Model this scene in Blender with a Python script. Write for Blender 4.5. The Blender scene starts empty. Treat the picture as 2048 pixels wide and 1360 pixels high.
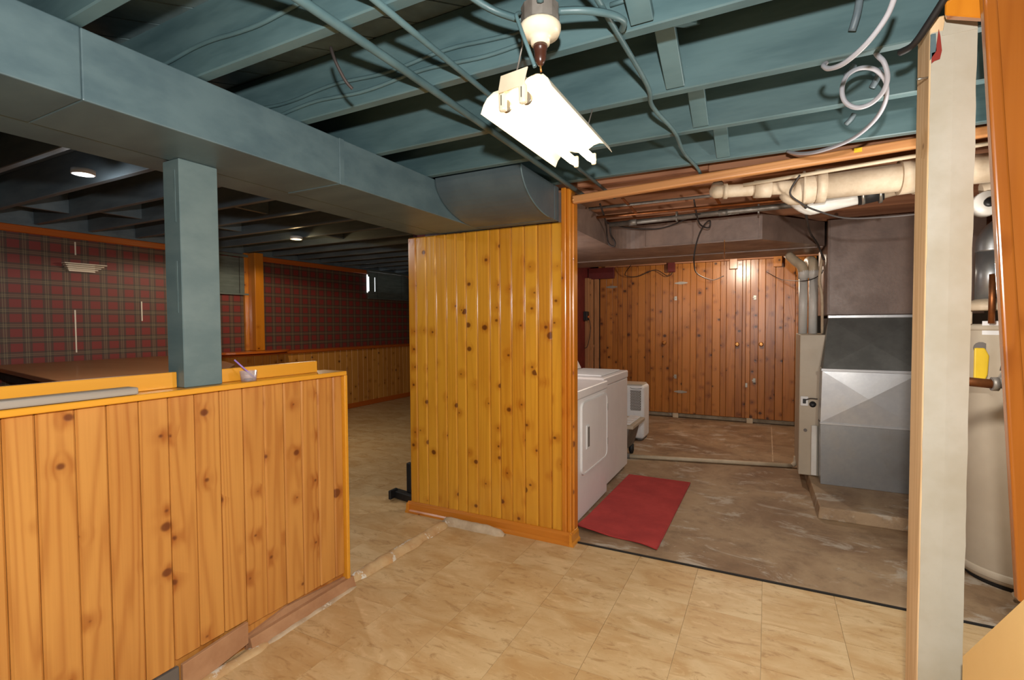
import bpy, bmesh, math, random
from mathutils import Vector, Matrix, noise
random.seed(7)
C = bpy.context.scene.collection
scene = bpy.context.scene
R_ = math.radians

# ------------------------------------------------------------------ camera
FPX, PITCH, YAW, ROLL, CAM_Z = 995.25, .0325567, .4736265, -.0059141, 1.40
def cam_axes():
    cy, sy, cp, sp = math.cos(YAW), math.sin(YAW), math.cos(PITCH), math.sin(PITCH)
    fw = Vector((-sy*cp, cy*cp, -sp)); rt = Vector((cy, sy, 0)); up = rt.cross(fw)
    r1 = rt*math.cos(ROLL) + up*math.sin(ROLL); u1 = up*math.cos(ROLL) - rt*math.sin(ROLL)
    return r1, u1, fw
r1, u1, fw = cam_axes()
camd = bpy.data.cameras.new('camera'); cam = bpy.data.objects.new('camera', camd); C.objects.link(cam)
camd.sensor_width = 36; camd.lens = FPX/2048*36; camd.clip_start = .02
M = Matrix((r1, u1, -fw)).transposed().to_4x4(); M.translation = Vector((0, 0, CAM_Z)); cam.matrix_world = M
scene.camera = cam
# ------------------------------------------------------------------ world, lights, exposure
w = bpy.data.worlds.new('world'); scene.world = w; w.use_nodes = True
w.node_tree.nodes['Background'].inputs[0].default_value = (.5, .5, .5, 1)
w.node_tree.nodes['Background'].inputs[1].default_value = 0.0
vs = scene.view_settings; vs.view_transform = 'Standard'; vs.look = 'None'; vs.gamma = 1; vs.use_curve_mapping = False
vs.exposure = 0.0
def point_light(name, loc, power, col=(1, 1, 1), size=.03):
    l = bpy.data.lights.new(name, 'POINT'); l.energy = power; l.color = col; l.shadow_soft_size = size
    o = bpy.data.objects.new(name, l); C.objects.link(o); o.location = loc; return o
point_light('camera_flash', (.02, -.03, 1.67), 190, (1, .97, .93), .025)
point_light('laundry_bulb', (-.35, 6.5, 2.2), 52, (1, .88, .70), .04)
point_light('added_fill_post', (.60, 2.42, 1.55), 42, (1, .95, .88), .05)  # added fill light, unseen behind the cream post; no fixture here
point_light('added_fill_partition', (-1.75, 3.7, 1.75), 14, (1, .95, .88), .05)  # added fill for the appliances, kept out of sight behind the partition

# ------------------------------------------------------------------ helpers
W = {}
def wl(o): return W.get(o.name, Vector((0, 0, 0))) if o else Vector((0, 0, 0))
def tag(o, label=None, cat=None, group=None, kind=None):
    if label: o['label'] = label
    if cat: o['category'] = cat
    if group: o['group'] = group
    if kind: o['kind'] = kind
    return o
def thing(name, label, cat, loc, group=None, kind=None):
    o = bpy.data.objects.new(name, None); C.objects.link(o); o.empty_display_size = .05
    o.location = loc; W[o.name] = Vector(loc); return tag(o, label, cat, group, kind)

class MB:
    def __init__(s): s.bm = bmesh.new()
    def _add(s, verts, faces, smooth=False):
        vs_ = [s.bm.verts.new(v) for v in verts]; out = []
        for f in faces:
            try:
                fc = s.bm.faces.new([vs_[i] for i in f]); fc.smooth = smooth; out.append(fc)
            except ValueError: pass
        return vs_, out
    def _bev(s, fs, bev, seg):
        if bev > 0:
            es = list({e for f in fs for e in f.edges})
            bmesh.ops.bevel(s.bm, geom=es, offset=bev, segments=seg, affect='EDGES', profile=.5)
    def box(s, x0, x1, y0, y1, z0, z1, bev=0, seg=1):
        v = [(x, y, z) for z in (z0, z1) for y in (y0, y1) for x in (x0, x1)]
        _, fs = s._add(v, [(0, 2, 3, 1), (4, 5, 7, 6), (0, 1, 5, 4), (2, 6, 7, 3), (0, 4, 6, 2), (1, 3, 7, 5)])
        s._bev(fs, bev, seg); return s
    def obox(s, c, ax, ay, az, bev=0, seg=1):        # oriented box: centre and three half axis vectors
        c, ax, ay, az = Vector(c), Vector(ax), Vector(ay), Vector(az)
        v = [c+ax*i+ay*j+az*k for k in (-1, 1) for j in (-1, 1) for i in (-1, 1)]
        _, fs = s._add(v, [(0, 2, 3, 1), (4, 5, 7, 6), (0, 1, 5, 4), (2, 6, 7, 3), (0, 4, 6, 2), (1, 3, 7, 5)])
        s._bev(fs, bev, seg); return s
    def prism(s, pts, plane, lo, hi, bev=0, seg=1, smooth=False):
        def P(a, b, h): return {'xy': (a, b, h), 'xz': (a, h, b), 'yz': (h, a, b)}[plane]
        n = len(pts); v = [P(a, b, lo) for a, b in pts]+[P(a, b, hi) for a, b in pts]
        fs = [tuple(range(n)), tuple(range(n, 2*n))]
        vs_, f0 = s._add(v, fs); f1 = []
        for i in range(n):
            j = (i+1) % n
            f = s.bm.faces.new((vs_[i], vs_[j], vs_[n+j], vs_[n+i])); f.smooth = smooth; f1.append(f)
        bmesh.ops.recalc_face_normals(s.bm, faces=f0+f1); s._bev(f0+f1, bev, seg); return s
    def hexa(s, v8, bev=0, seg=1):                   # 8 corners, bottom four then top four, each going round
        _, fs = s._add(v8, [(3, 2, 1, 0), (4, 5, 6, 7), (0, 1, 5, 4), (1, 2, 6, 5), (2, 3, 7, 6), (3, 0, 4, 7)])
        bmesh.ops.recalc_face_normals(s.bm, faces=fs); s._bev(fs, bev, seg); return s
    def tube(s, pts, r, seg=8, sub=0, caps=True):
        pts = [Vector(p) for p in pts]; rr = r if isinstance(r, list) else [r]*len(pts)
        if sub:
            np_, nr = [], []
            for i in range(len(pts)-1):
                p0, p1, p2, p3 = pts[max(i-1, 0)], pts[i], pts[i+1], pts[min(i+2, len(pts)-1)]
                for k in range(sub):
                    t = k/sub
                    np_.append(.5*((2*p1)+(p2-p0)*t+(2*p0-5*p1+4*p2-p3)*t*t+(3*p1-p0-3*p2+p3)*t**3)); nr.append(rr[i]*(1-t)+rr[i+1]*t)
            np_.append(pts[-1]); nr.append(rr[-1]); pts, rr = np_, nr
        rings = []; prev = None
        for i, p in enumerate(pts):
            a, b = pts[max(i-1, 0)], pts[min(i+1, len(pts)-1)]; d = (b-a)
            if d.length < 1e-9: d = Vector((0, 0, 1))
            d.normalize()
            if prev is None: u = d.orthogonal().normalized()
            else:
                u = prev-d*prev.dot(d); u = u.normalized() if u.length > 1e-6 else d.orthogonal().normalized()
            prev = u; v = d.cross(u)
            rings.append([s.bm.verts.new(p+(u*math.cos(2*math.pi*k/seg)+v*math.sin(2*math.pi*k/seg))*rr[i]) for k in range(seg)])
        for A, B in zip(rings, rings[1:]):
            for k in range(seg):
                f = s.bm.faces.new((A[k], A[(k+1) % seg], B[(k+1) % seg], B[k])); f.smooth = True
        if caps:
            s.bm.faces.new(rings[0][::-1]); s.bm.faces.new(rings[-1])
        return s
    def lathe(s, prof, c, axis='z', seg=24, smooth=True):
        c = Vector(c); rings = []
        for r, h in prof:
            ring = []
            for k in range(seg):
                a = 2*math.pi*k/seg; q = (r*math.cos(a), r*math.sin(a))
                ring.append(s.bm.verts.new(c+Vector({'z': (q[0], q[1], h), 'x': (h, q[0], q[1]), 'y': (q[0], h, q[1])}[axis])))
            rings.append(ring)
        fs = []
        for A, B in zip(rings, rings[1:]):
            for k in range(seg):
                f = s.bm.faces.new((A[k], A[(k+1) % seg], B[(k+1) % seg], B[k])); f.smooth = smooth; fs.append(f)
        fs.append(s.bm.faces.new(rings[0])); fs.append(s.bm.faces.new(rings[-1]))
        bmesh.ops.recalc_face_normals(s.bm, faces=fs); return s
    def sheet(s, rows, thick, smooth=True):          # grid of points given thickness along -normal
        nr, nc = len(rows), len(rows[0])
        top = [[s.bm.verts.new(p) for p in r] for r in rows]
        for a in range(nr-1):
            for k in range(nc-1):
                f = s.bm.faces.new((top[a][k], top[a][k+1], top[a+1][k+1], top[a+1][k])); f.smooth = smooth
        if not thick: return s
        low = []
        for a in range(nr):
            row = []
            for k in range(nc):
                du = Vector(rows[a][min(k+1, nc-1)])-Vector(rows[a][max(k-1, 0)]); dv = Vector(rows[min(a+1, nr-1)][k])-Vector(rows[max(a-1, 0)][k])
                row.append(s.bm.verts.new(Vector(rows[a][k])-du.cross(dv).normalized()*thick))
            low.append(row)
        for a in range(nr-1):
            for k in range(nc-1):
                f = s.bm.faces.new((low[a][k], low[a+1][k], low[a+1][k+1], low[a][k+1])); f.smooth = smooth
        rim = [(0, k) for k in range(nc)]+[(a, nc-1) for a in range(1, nr)]+[(nr-1, k) for k in range(nc-2, -1, -1)]+[(a, 0) for a in range(nr-2, 0, -1)]
        T2 = [s.bm.verts.new(top[a][k].co) for a, k in rim]; L2 = [s.bm.verts.new(low[a][k].co) for a, k in rim]
        for q in range(len(rim)):
            q2 = (q+1) % len(rim); s.bm.faces.new((T2[q2], T2[q], L2[q], L2[q2]))
        return s
    def build(s, name, mat, parent=None, **kw):
        bm = s.bm; xs = [v.co for v in bm.verts]
        lo = Vector([min(v[i] for v in xs) for i in range(3)]); hi = Vector([max(v[i] for v in xs) for i in range(3)])
        o_ = Vector(((lo.x+hi.x)/2, (lo.y+hi.y)/2, lo.z))
        bmesh.ops.translate(bm, verts=bm.verts, vec=-o_)
        me = bpy.data.meshes.new(name); bm.to_mesh(me); bm.free(); me.materials.append(mat)
        ob = bpy.data.objects.new(name, me); C.objects.link(ob)
        ob.location = o_-wl(parent); ob.parent = parent; W[ob.name] = o_
        return tag(ob, **kw)
def chamfer_top(m, bev, names=None): pass
# real-world point seen at a photograph pixel, on a plane of the room
def ray(px, py): return r1*((px-1024)/FPX)-u1*((py-680)/FPX)+fw
def PX(px, py, X): d = ray(px, py); return Vector((0, 0, CAM_Z))+d*(X/d.x)
def PY(px, py, Y): d = ray(px, py); return Vector((0, 0, CAM_Z))+d*(Y/d.y)
def PZ(px, py, Z): d = ray(px, py); return Vector((0, 0, CAM_Z))+d*((Z-CAM_Z)/d.z)

# ------------------------------------------------------------------ materials
def lin(c): return tuple((x/255/12.92 if x/255 <= .04045 else ((x/255+.055)/1.055)**2.4) for x in c)+(1,)
class NT:
    def __init__(s, name):
        s.m = bpy.data.materials.new(name); s.m.use_nodes = True; s.t = s.m.node_tree; s.b = s.t.nodes['Principled BSDF']
    def n(s, typ, props=None, **ins):
        nd = s.t.nodes.new('ShaderNode'+typ)
        for k, v in (props or {}).items(): setattr(nd, k, v)
        for k, v in ins.items():
            k2 = int(k[1:]) if k[0] == '_' else k
            s.set(nd.inputs[k2], v)
        return nd
    def set(s, sock, v):
        if hasattr(v, 'is_output'): s.t.links.new(v, sock)
        else: sock.default_value = v
    def math(s, op, a, b=0.0, c=0.0):
        return s.n('Math', {'operation': op}, _0=a, _1=b, _2=c).outputs[0]
    def vmath(s, op, a, b=(0, 0, 0)):
        return s.n('VectorMath', {'operation': op}, _0=a, _1=b).outputs[0]
    def mix(s, f, a, b, mode='MIX'):
        nd = s.t.nodes.new('ShaderNodeMix'); nd.data_type = 'RGBA'; nd.blend_type = mode
        s.set(nd.inputs[0], f); s.set(nd.inputs[6], a); s.set(nd.inputs[7], b); return nd.outputs[2]
    def ramp(s, v, lo, hi): return s.n('MapRange', {'interpolation_type': 'SMOOTHSTEP'}, _0=v, _1=lo, _2=hi, _3=0.0, _4=1.0).outputs[0]
    def noise(s, v, sc, det=3, rough=.55, dist=0): return s.n('TexNoise', None, Vector=v, Scale=sc, Detail=det, Roughness=rough, Distortion=dist).outputs['Fac']
    def coords(s, rnd=True):
        v = s.n('TexCoord').outputs['Object']
        if rnd:
            r = s.n('ObjectInfo').outputs['Random']
            rv = s.n('CombineXYZ', None, X=s.math('MULTIPLY', r, 31.), Y=s.math('MULTIPLY', r, 17.), Z=s.math('MULTIPLY', r, 53.)).outputs[0]
            v = s.vmath('ADD', v, rv)
        return v
    def rand(s): return s.n('ObjectInfo').outputs['Random']
    def fin(s, col=None, rough=None, metal=None, bump=None, bdist=.002, bstr=.5, coat=None, spec=None):
        if col is not None: s.set(s.b.inputs['Base Color'], col)
        if rough is not None: s.set(s.b.inputs['Roughness'], rough)
        if metal is not None: s.set(s.b.inputs['Metallic'], metal)
        if coat is not None: s.set(s.b.inputs['Coat Weight'], coat); s.b.inputs['Coat Roughness'].default_value = .12
        if spec is not None: s.set(s.b.inputs['Specular IOR Level'], spec)
        if bump is not None:
            s.set(s.b.inputs['Normal'], s.n('Bump', None, Strength=bstr, Distance=bdist, Height=bump).outputs[0])
        return s.m

def wood(name, light, dark, knot=(95, 45, 18), rough=.35, coat=0., axis='z', knots=.5, grain=.5, vary=.25, sc=1.0):
    s = NT(name); v = s.coords()
    x = s.n('SeparateXYZ', None, Vector=v)
    a, b, l = {'z': (0, 1, 2), 'y': (0, 2, 1), 'x': (1, 2, 0)}[axis]
    v = s.n('CombineXYZ', None, X=s.math('ADD', x.outputs[a], x.outputs[b]), Y=s.math('MULTIPLY', x.outputs[b], .3), Z=x.outputs[l]).outputs[0]
    warp = s.noise(s.vmath('MULTIPLY', v, (6, 6, 6)), 1, 2)
    kx = s.n('SeparateXYZ', None, Vector=v)
    kv = s.n('CombineXYZ', None, X=s.math('MULTIPLY', kx.outputs[0], 5.6*sc), Y=s.math('MULTIPLY', kx.outputs[2], 6.4*sc), Z=0.0).outputs[0]
    vor = s.n('TexVoronoi', {'feature': 'F1', 'voronoi_dimensions': '2D'}, Vector=kv, Scale=1.0, Randomness=1.0)
    rndc = s.n('SeparateColor', None, Color=vor.outputs['Color'])
    d = s.math('ADD', vor.outputs['Distance'], s.math('MULTIPLY', s.math('SUBTRACT', warp, .5), .20))
    sel = s.math('GREATER_THAN', rndc.outputs[0], 1-knots)
    rad = s.math('MULTIPLY_ADD', s.math('POWER', rndc.outputs[1], 4.0), .10, .028)
    kn = s.math('MULTIPLY', s.math('SUBTRACT', 1.0, s.ramp(s.math('SUBTRACT', d, rad), -.035, .03)), sel)
    halo = s.math('MULTIPLY', s.math('SUBTRACT', 1.0, s.ramp(d, .03, .36)), sel)
    g = s.noise(s.vmath('MULTIPLY', v, (9, 9, .42)), 1, 1.5, .4)
    g = s.math('ADD', g, s.math('MULTIPLY', halo, .045))
    rings = s.math('MULTIPLY_ADD', s.math('SINE', s.math('MULTIPLY', g, 62.)), .5, .5)
    rings = s.math('POWER', rings, 2.2)
    fine = s.noise(s.vmath('MULTIPLY', v, (160, 160, 3)), 1, 2)
    broad = s.noise(s.vmath('MULTIPLY', v, (4, 4, 1.2)), 1, 2)
    f = s.math('MULTIPLY', rings, grain*.55)
    f = s.math('ADD', f, s.math('MULTIPLY', s.math('SUBTRACT', fine, .35), grain*.5))
    f = s.math('ADD', f, s.math('MULTIPLY', s.math('SUBTRACT', broad, .4), .9))
    f = s.math('ADD', f, s.math('MULTIPLY', halo, .45))
    f = s.math('ADD', f, s.math('MULTIPLY', s.math('SUBTRACT', s.rand(), .5), vary*2))
    f = s.n('Clamp', None, _0=f).outputs[0]
    col = s.mix(f, lin(light), lin(dark)); col = s.mix(s.math('MULTIPLY', kn, .85), col, lin(knot))
    return s.fin(col, rough, bump=s.math('ADD', rings, s.math('MULTIPLY', kn, -2.)), bdist=.0006, bstr=.35, coat=coat)

def paint(name, c1, c2, rough=.5, sc=3., spots=None, spot_amt=.62, bumpd=.001, metal=0., grime=None):
    s = NT(name); v = s.coords()
    f = s.ramp(s.noise(v, sc, 4, .6), .3, .7); col = s.mix(f, lin(c1), lin(c2))
    fine = s.noise(v, 60, 3)
    col = s.mix(s.math('MULTIPLY', s.ramp(fine, .45, .8), .18), col, lin(c2))
    if spots:
        sp = s.ramp(s.noise(v, 9, 5, .7), spot_amt, spot_amt+.05); col = s.mix(sp, col, lin(spots))
    if grime:
        gr = s.ramp(s.noise(s.vmath('MULTIPLY', v, (1, 1, .35)), 5, 4, .65), .5, .85); col = s.mix(s.math('MULTIPLY', gr, .5), col, lin(grime))
    return s.fin(col, s.math('MULTIPLY_ADD', f, .12, rough), metal, bump=s.math('ADD', s.noise(v, 40, 2), s.math('MULTIPLY', fine, .5)), bdist=bumpd, bstr=.4)

def teal_mat(name, c1, c2, rough=.5):
    s = NT(name); v = s.coords()
    f = s.ramp(s.noise(s.vmath('MULTIPLY', v, (1.2, 3, 6)), 1.6, 4, .6), .3, .72)
    col = s.mix(f, lin(c1), lin(c2))
    web = s.ramp(s.noise(v, 70, 4, .7), .70, .78)
    col = s.mix(s.math('MULTIPLY', web, .35), col, lin((190, 195, 185)))
    g = s.noise(s.vmath('MULTIPLY', v, (3, 40, 40)), 1, 3)
    return s.fin(col, rough, bump=g, bdist=.0012, bstr=.4)

M_teal = teal_mat('teal_paint', (90, 116, 119), (68, 93, 97), .45)
M_teal_d = teal_mat('dark_teal_paint', (112, 126, 132), (90, 104, 112), .5)
M_duct = teal_mat('blue_grey_duct_paint', (92, 112, 116), (76, 96, 102), .42)
M_duct_d = paint('scuffed_blue_grey_duct_paint', (84, 98, 102), (70, 84, 90), .36, 3, (180, 185, 185), .72)
M_postb = teal_mat('blue_post_paint', (104, 122, 122), (88, 108, 110), .45)
M_sub = paint('dark_subfloor_paint', (104, 124, 126), (78, 95, 98), .7, 4, (120, 120, 110), .74)
M_hw = wood('honey_pine', (204, 143, 70), (162, 92, 34), (100, 46, 18), .34, .3, 'z', .5, .68, .14)
M_part = wood('golden_knotty_pine', (218, 156, 46), (178, 104, 20), (92, 42, 12), .26, .7, 'z', .72, .4, .24)
M_trim = wood('amber_pine_trim', (214, 140, 44), (190, 112, 28), (110, 54, 14), .25, .6, 'y', .1, .3, .1)
M_trimz = wood('amber_pine_casing', (206, 128, 34), (172, 92, 20), (96, 44, 12), .25, .6, 'z', .25, .35, .12)
M_casing = wood('dark_amber_casing', (160, 92, 30), (124, 62, 14), (60, 26, 12), .25, .6, 'z', .35, .35, .12)
M_trimx = wood('amber_pine_base', (200, 122, 36), (170, 92, 22), (96, 44, 12), .3, .5, 'x', .1, .3, .1)
M_closet = wood('brown_knotty_pine', (176, 112, 48), (120, 66, 24), (56, 26, 12), .30, 0., 'z', .85, .45, .3)
M_closet.node_tree.nodes['Principled BSDF'].inputs['Coat Weight'].default_value = .35
M_closet.node_tree.nodes['Principled BSDF'].inputs['Coat Roughness'].default_value = .30
M_wain = wood('wainscot_pine', (212, 148, 68), (172, 106, 42), (84, 40, 14), .35, .3, 'z', .6, .4, .25)
M_capy = wood('yellow_pine_board', (228, 160, 46), (208, 136, 34), (140, 80, 24), .32, .4, 'y', .0, .25, .08)
M_orange = wood('orange_stained_trim', (196, 100, 30), (168, 78, 20), (100, 44, 12), .32, .4, 'y', .0, .3, .08)
M_raw = wood('raw_joist_lumber', (180, 126, 92), (138, 88, 62), (84, 48, 30), .75, 0, 'x', .1, .8, .2)
M_rail = wood('wood_rail', (200, 142, 88), (158, 98, 54), (110, 62, 34), .4, .2, 'x', .0, .5, .1)
M_greywood = wood('weathered_grey_wood', (168, 158, 146), (132, 122, 112), (90, 80, 70), .7, 0, 'y', .0, .7, .1)
M_table = wood('brown_table_top', (144, 92, 50), (116, 68, 34), (70, 36, 16), .45, .1, 'x', .0, .25, .1)
M_studs = wood('weathered_stud_lumber', (170, 120, 78), (130, 84, 50), (80, 46, 26), .7, 0, 'z', .3, .6, .2)
M_rough = wood('rough_brown_post_side', (226, 196, 154), (196, 158, 112), (140, 104, 66), .75, 0, 'z', .1, .8, .1)
M_brown = paint('brown_duct_paint', (138, 116, 104), (118, 98, 88), .38, 5, None, .6, .0015, grime=(90, 62, 46))
M_red = paint('dark_red_paint', (104, 28, 24), (84, 20, 18), .5, 3)
M_galv = paint('galvanized_steel', (170, 172, 174), (150, 152, 154), .34, 6, None, .6, .0004, .85)
M_galv_d = paint('shaded_galvanized_steel', (120, 121, 118), (100, 101, 98), .5, 5, None, .6, .0004, .55)  # darker steel copy: dark reflection of the sloped section put into the colour
M_galv_l = paint('bright_galvanized_steel', (206, 208, 210), (184, 186, 190), .3, 6, None, .6, .0004, .5)
M_beige = paint('beige_enamel', (188, 176, 156), (174, 160, 140), .45, 2, None, .6, .0003)
M_white = paint('white_enamel', (232, 227, 225), (224, 218, 216), .3, 2, None, .6, .0002)
M_whitep = paint('white_plastic', (232, 232, 232), (220, 220, 220), .4, 4, None, .6, .0002)
M_cream = paint('cream_pipe_paint', (206, 190, 166), (180, 160, 134), .5, 8, (140, 110, 80), .7, .002)
M_pvc = paint('white_pvc', (222, 220, 214), (206, 202, 194), .35, 5, None, .6, .0003)
M_pvcc = paint('cream_pvc', (206, 190, 164), (186, 168, 140), .45, 6, (120, 96, 70), .7, .0005)
M_post = paint('chipped_cream_paint', (180, 175, 160), (166, 158, 138), .5, 4, (150, 128, 96), .72, .0014)
M_redchip = paint('red_primer', (150, 40, 24), (130, 34, 20), .6)
M_copper = paint('aged_copper', (170, 104, 58), (120, 74, 44), .4, 8, None, .6, .0005, .8)
M_steel = paint('grey_conduit_steel', (150, 144, 136), (112, 104, 96), .45, 9, None, .6, .0006, .5)
M_black = paint('black_metal', (30, 30, 32), (22, 22, 24), .45)
M_wire = paint('dark_cable', (58, 48, 44), (42, 36, 34), .6)
M_gcable = paint('light_grey_cable', (176, 176, 182), (160, 160, 168), .45)
M_porc = paint('cream_porcelain', (224, 212, 186), (206, 192, 164), .3, 6, (150, 140, 120), .7, .0004)
M_brownp = paint('brown_bakelite', (72, 40, 28), (56, 30, 20), .25)
M_rug = paint('red_rug', (182, 60, 56), (162, 50, 48), .95, 5, (214, 150, 140), .8, .0016)
M_rugb = paint('red_rug_border', (176, 60, 56), (158, 50, 48), .95, 8)
M_tan = paint('tan_wall_paint', (236, 200, 136), (230, 192, 126), .6, 1.5)
M_curb = paint('chipped_curb_paint', (206, 176, 132), (186, 146, 100), .7, 6, (222, 218, 206), .56, .0015, grime=(196, 132, 50))
M_curbg = paint('grey_mortar', (206, 186, 158), (176, 152, 124), .85, 9, (222, 214, 198), .62, .0018)
M_board = paint('dusty_pinkish_board', (186, 142, 104), (164, 118, 82), .75, 5, (204, 180, 150), .7, .001)
M_dark = paint('dark_gap', (38, 34, 30), (26, 24, 22), .8)
M_tag = paint('yellow_plastic', (226, 190, 40), (206, 170, 30), .4)
M_silver = paint('silver_hardware', (190, 186, 176), (160, 156, 146), .3, 10, None, .6, .0002, .8)
M_knob = paint('brass_knob', (206, 150, 84), (176, 116, 56), .25, 10, None, .6, .0002, .6)
M_grey = paint('grey_plastic', (112, 104, 98), (96, 90, 84), .5)
M_blind = paint('dark_green_blind', (112, 122, 116), (96, 106, 100), .5)
M_plain = paint('dim_basement_wall', (70, 60, 50), (58, 50, 42), .8)
M_ventw = paint('ivory_vent', (246, 234, 214), (236, 222, 200), .45)
M_purple = paint('purple_plastic_straw', (158, 128, 206), (144, 112, 196), .35)
M_rubber = paint('black_rubber', (34, 32, 32), (26, 24, 24), .5)

def emit(name, col, st):
    s = NT(name); s.b.inputs['Emission Color'].default_value = col; s.b.inputs['Emission Strength'].default_value = st
    s.b.inputs['Base Color'].default_value = (.9, .9, .9, 1); return s.m
M_tube = emit('fluorescent_glow', (1, .80, .50, 1), 14.)
M_puck = emit('cool_puck_light', (.85, .94, 1, 1), 4.)
M_puckw = emit('warm_puck_light', (1, .74, .38, 1), 2.1)
M_sky = emit('daylight_gap', (.9, .95, 1, 1), 2.2)

def m_reflector():
    s = NT('white_reflector_enamel'); s.b.inputs['Base Color'].default_value = lin((236, 226, 204)); s.b.inputs['Roughness'].default_value = .4
    return s.m
M_refl = m_reflector()
def m_glass(name, col, tr=1.0):
    s = NT(name); s.b.inputs['Base Color'].default_value = col; s.b.inputs['Roughness'].default_value = .05
    s.b.inputs['Transmission Weight'].default_value = tr; s.b.inputs['IOR'].default_value = 1.2; return s.m
def m_cup():
    s = NT('clear_plastic'); s.b.inputs['Base Color'].default_value = (.75, .68, .74, 1); s.b.inputs['Roughness'].default_value = .12
    s.b.inputs['Alpha'].default_value = .30; return s.m
M_cup = m_cup()
M_dreg = paint('dark_drink', (70, 72, 80), (50, 52, 60), .2)

def m_plaid():
    s = NT('plaid_wallpaper'); v = s.n('TexCoord').outputs['Object']; x = s.n('SeparateXYZ', None, Vector=v)
    def frac(q, per): return s.math('FRACT', s.math('ADD', s.math('DIVIDE', q, per), 100.))
    u, t = frac(x.outputs[1], .155), frac(x.outputs[2], .138)
    def band(q, a, b): return s.math('MULTIPLY', s.math('GREATER_THAN', q, a), s.math('LESS_THAN', q, b))
    bu, bt = band(u, 0, .45), band(t, 0, .45)
    red = lin((140, 52, 48)); grn = lin((80, 74, 62)); cr = lin((158, 140, 104)); dk = lin((50, 46, 40))
    col = s.mix(s.math('MULTIPLY', bu, .66), red, grn); col = s.mix(s.math('MULTIPLY', bt, .66), col, grn)
    for q in (u, t):
        for c in (.05, .40): col = s.mix(s.math('MULTIPLY', band(q, c-.04, c+.04), .3), col, dk)
        for c in (.17, .28): col = s.mix(s.math('MULTIPLY', band(q, c-.022, c+.022), .42), col, cr)
    weave = s.noise(v, 220, 2); col = s.mix(s.math('MULTIPLY', weave, .3), col, lin((70, 56, 46)))
    return s.fin(col, .55)
M_plaid = m_plaid()

def m_tile():
    s = NT('travertine_tile'); v = s.coords()
    big = s.noise(s.vmath('MULTIPLY', v, (1, 1.9, 1)), 3.2, 5, .58, .8)
    vein = s.noise(s.vmath('MULTIPLY', v, (1.2, 3.2, 1)), 5.5, 7, .68, 1.3)
    col = s.mix(s.ramp(big, .30, .72), lin((208, 180, 136)), lin((186, 148, 98)))
    col = s.mix(s.math('MULTIPLY', s.ramp(vein, .54, .68), .6), col, lin((150, 110, 64)))
    col = s.mix(s.math('MULTIPLY', s.ramp(vein, .46, .32), .5), col, lin((222, 194, 150)))
    col = s.mix(s.math('MULTIPLY', s.ramp(s.noise(v, 45, 4, .7), .58, .75), .3), col, lin((140, 100, 60)))
    col = s.mix(s.math('MULTIPLY', s.math('SUBTRACT', s.rand(), .3), .35), col, lin((180, 136, 80)))
    return s.fin(col, .5, bump=vein, bdist=.0004)
M_tile = m_tile()
M_grout = paint('pale_tile_joint', (206, 182, 140), (196, 170, 128), .8)
def m_conc():
    s = NT('stained_concrete'); v = s.coords(False)
    a = s.noise(v, 1.3, 6, .65, .4); b = s.noise(v, 6, 6, .7); c = s.noise(s.vmath('MULTIPLY', v, (1, 1.8, 1)), 2.2, 7, .72, .8)
    col = s.mix(s.ramp(a, .35, .66), lin((168, 142, 110)), lin((126, 97, 70)))
    col = s.mix(s.math('MULTIPLY', s.ramp(b, .48, .68), .5), col, lin((108, 86, 64)))
    col = s.mix(s.math('MULTIPLY', s.ramp(c, .53, .64), .7), col, lin((190, 180, 164)))
    col = s.mix(s.math('MULTIPLY', s.ramp(s.noise(v, 30, 3), .68, .74), .3), col, lin((206, 196, 176)))
    return s.fin(col, .65, bump=b, bdist=.004)
M_conc = m_conc()

# ------------------------------------------------------------------ FLOOR
XL, XR, YB, YF = -6.2, 2.2, -1.4, 8.3
EDGE = 2.985
floor = MB().box(XL, XR, YB, YF, -.12, -.004).build('floor', M_grout, kind='structure', label='beige travertine look tile floor meeting bare concrete in the laundry')
MB().prism([(-1.09, EDGE), (XR, EDGE), (XR, YF), (-2.5, YF), (-2.5, 3.05), (-1.09, 3.05)], 'xy', -.004, 0).build('concrete_slab', M_conc, floor, label='bare stained brown grey concrete')
MB().box(-1.08, XR, EDGE-.014, EDGE, -.004, .006).build('edge_strip', M_dark, floor, label='dark strip between tile and concrete')
MB().box(.06, .070, 5.6, 7.5, 0, .0012).build('crack_line', M_curbg, floor, label='pale straight seam in the concrete')
TX, TY, gap = .3265, .3385, .0008
cells = []
i0 = int((XL+.01)/TX)-1
for i in range(i0, 8):
    for j in range(-5, 26):
        x0, x1 = -.01+i*TX, -.01+(i+1)*TX
        y0 = 2.552+(j-7)*TY; y1 = y0+TY
        for (a0, a1, b0, b1) in ((-1.994, XR, YB, EDGE-.016), (XL, -1.996, YB, YF)):
            c0, c1, d0, d1 = max(x0, a0), min(x1, a1), max(y0, b0), min(y1, b1)
            if c1-c0 < .012 or d1-d0 < .012: continue
            if a0 == XL:
                pass
            cx, cy = (c0+c1)/2, (d0+d1)/2
            v = Vector((cx, cy, -1.4)); dz = v.dot(fw)
            seen = dz > .3 and abs(v.dot(r1)/dz) < 1.08 and v.dot(u1)/dz > -.75
            if cx < -2: seen = seen and cy > -cx*.93-.6 and cy < -cx*1.7+.6
            cells.append((0 if seen else 1, v.length, c0, c1, d0, d1))
cells.sort()
rest = MB()
for k, (sn, _, c0, c1, d0, d1) in enumerate(cells):
    if k < 280 and sn == 0:
        MB().box(c0+gap, c1-gap, d0+gap, d1-gap, -.0035, random.uniform(-.0002, .0004)).build('tile', M_tile, floor)
    else: rest.box(c0+gap, c1-gap, d0+gap, d1-gap, -.0035, 0)
rest.build('tile', M_tile, floor, kind='stuff')

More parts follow.
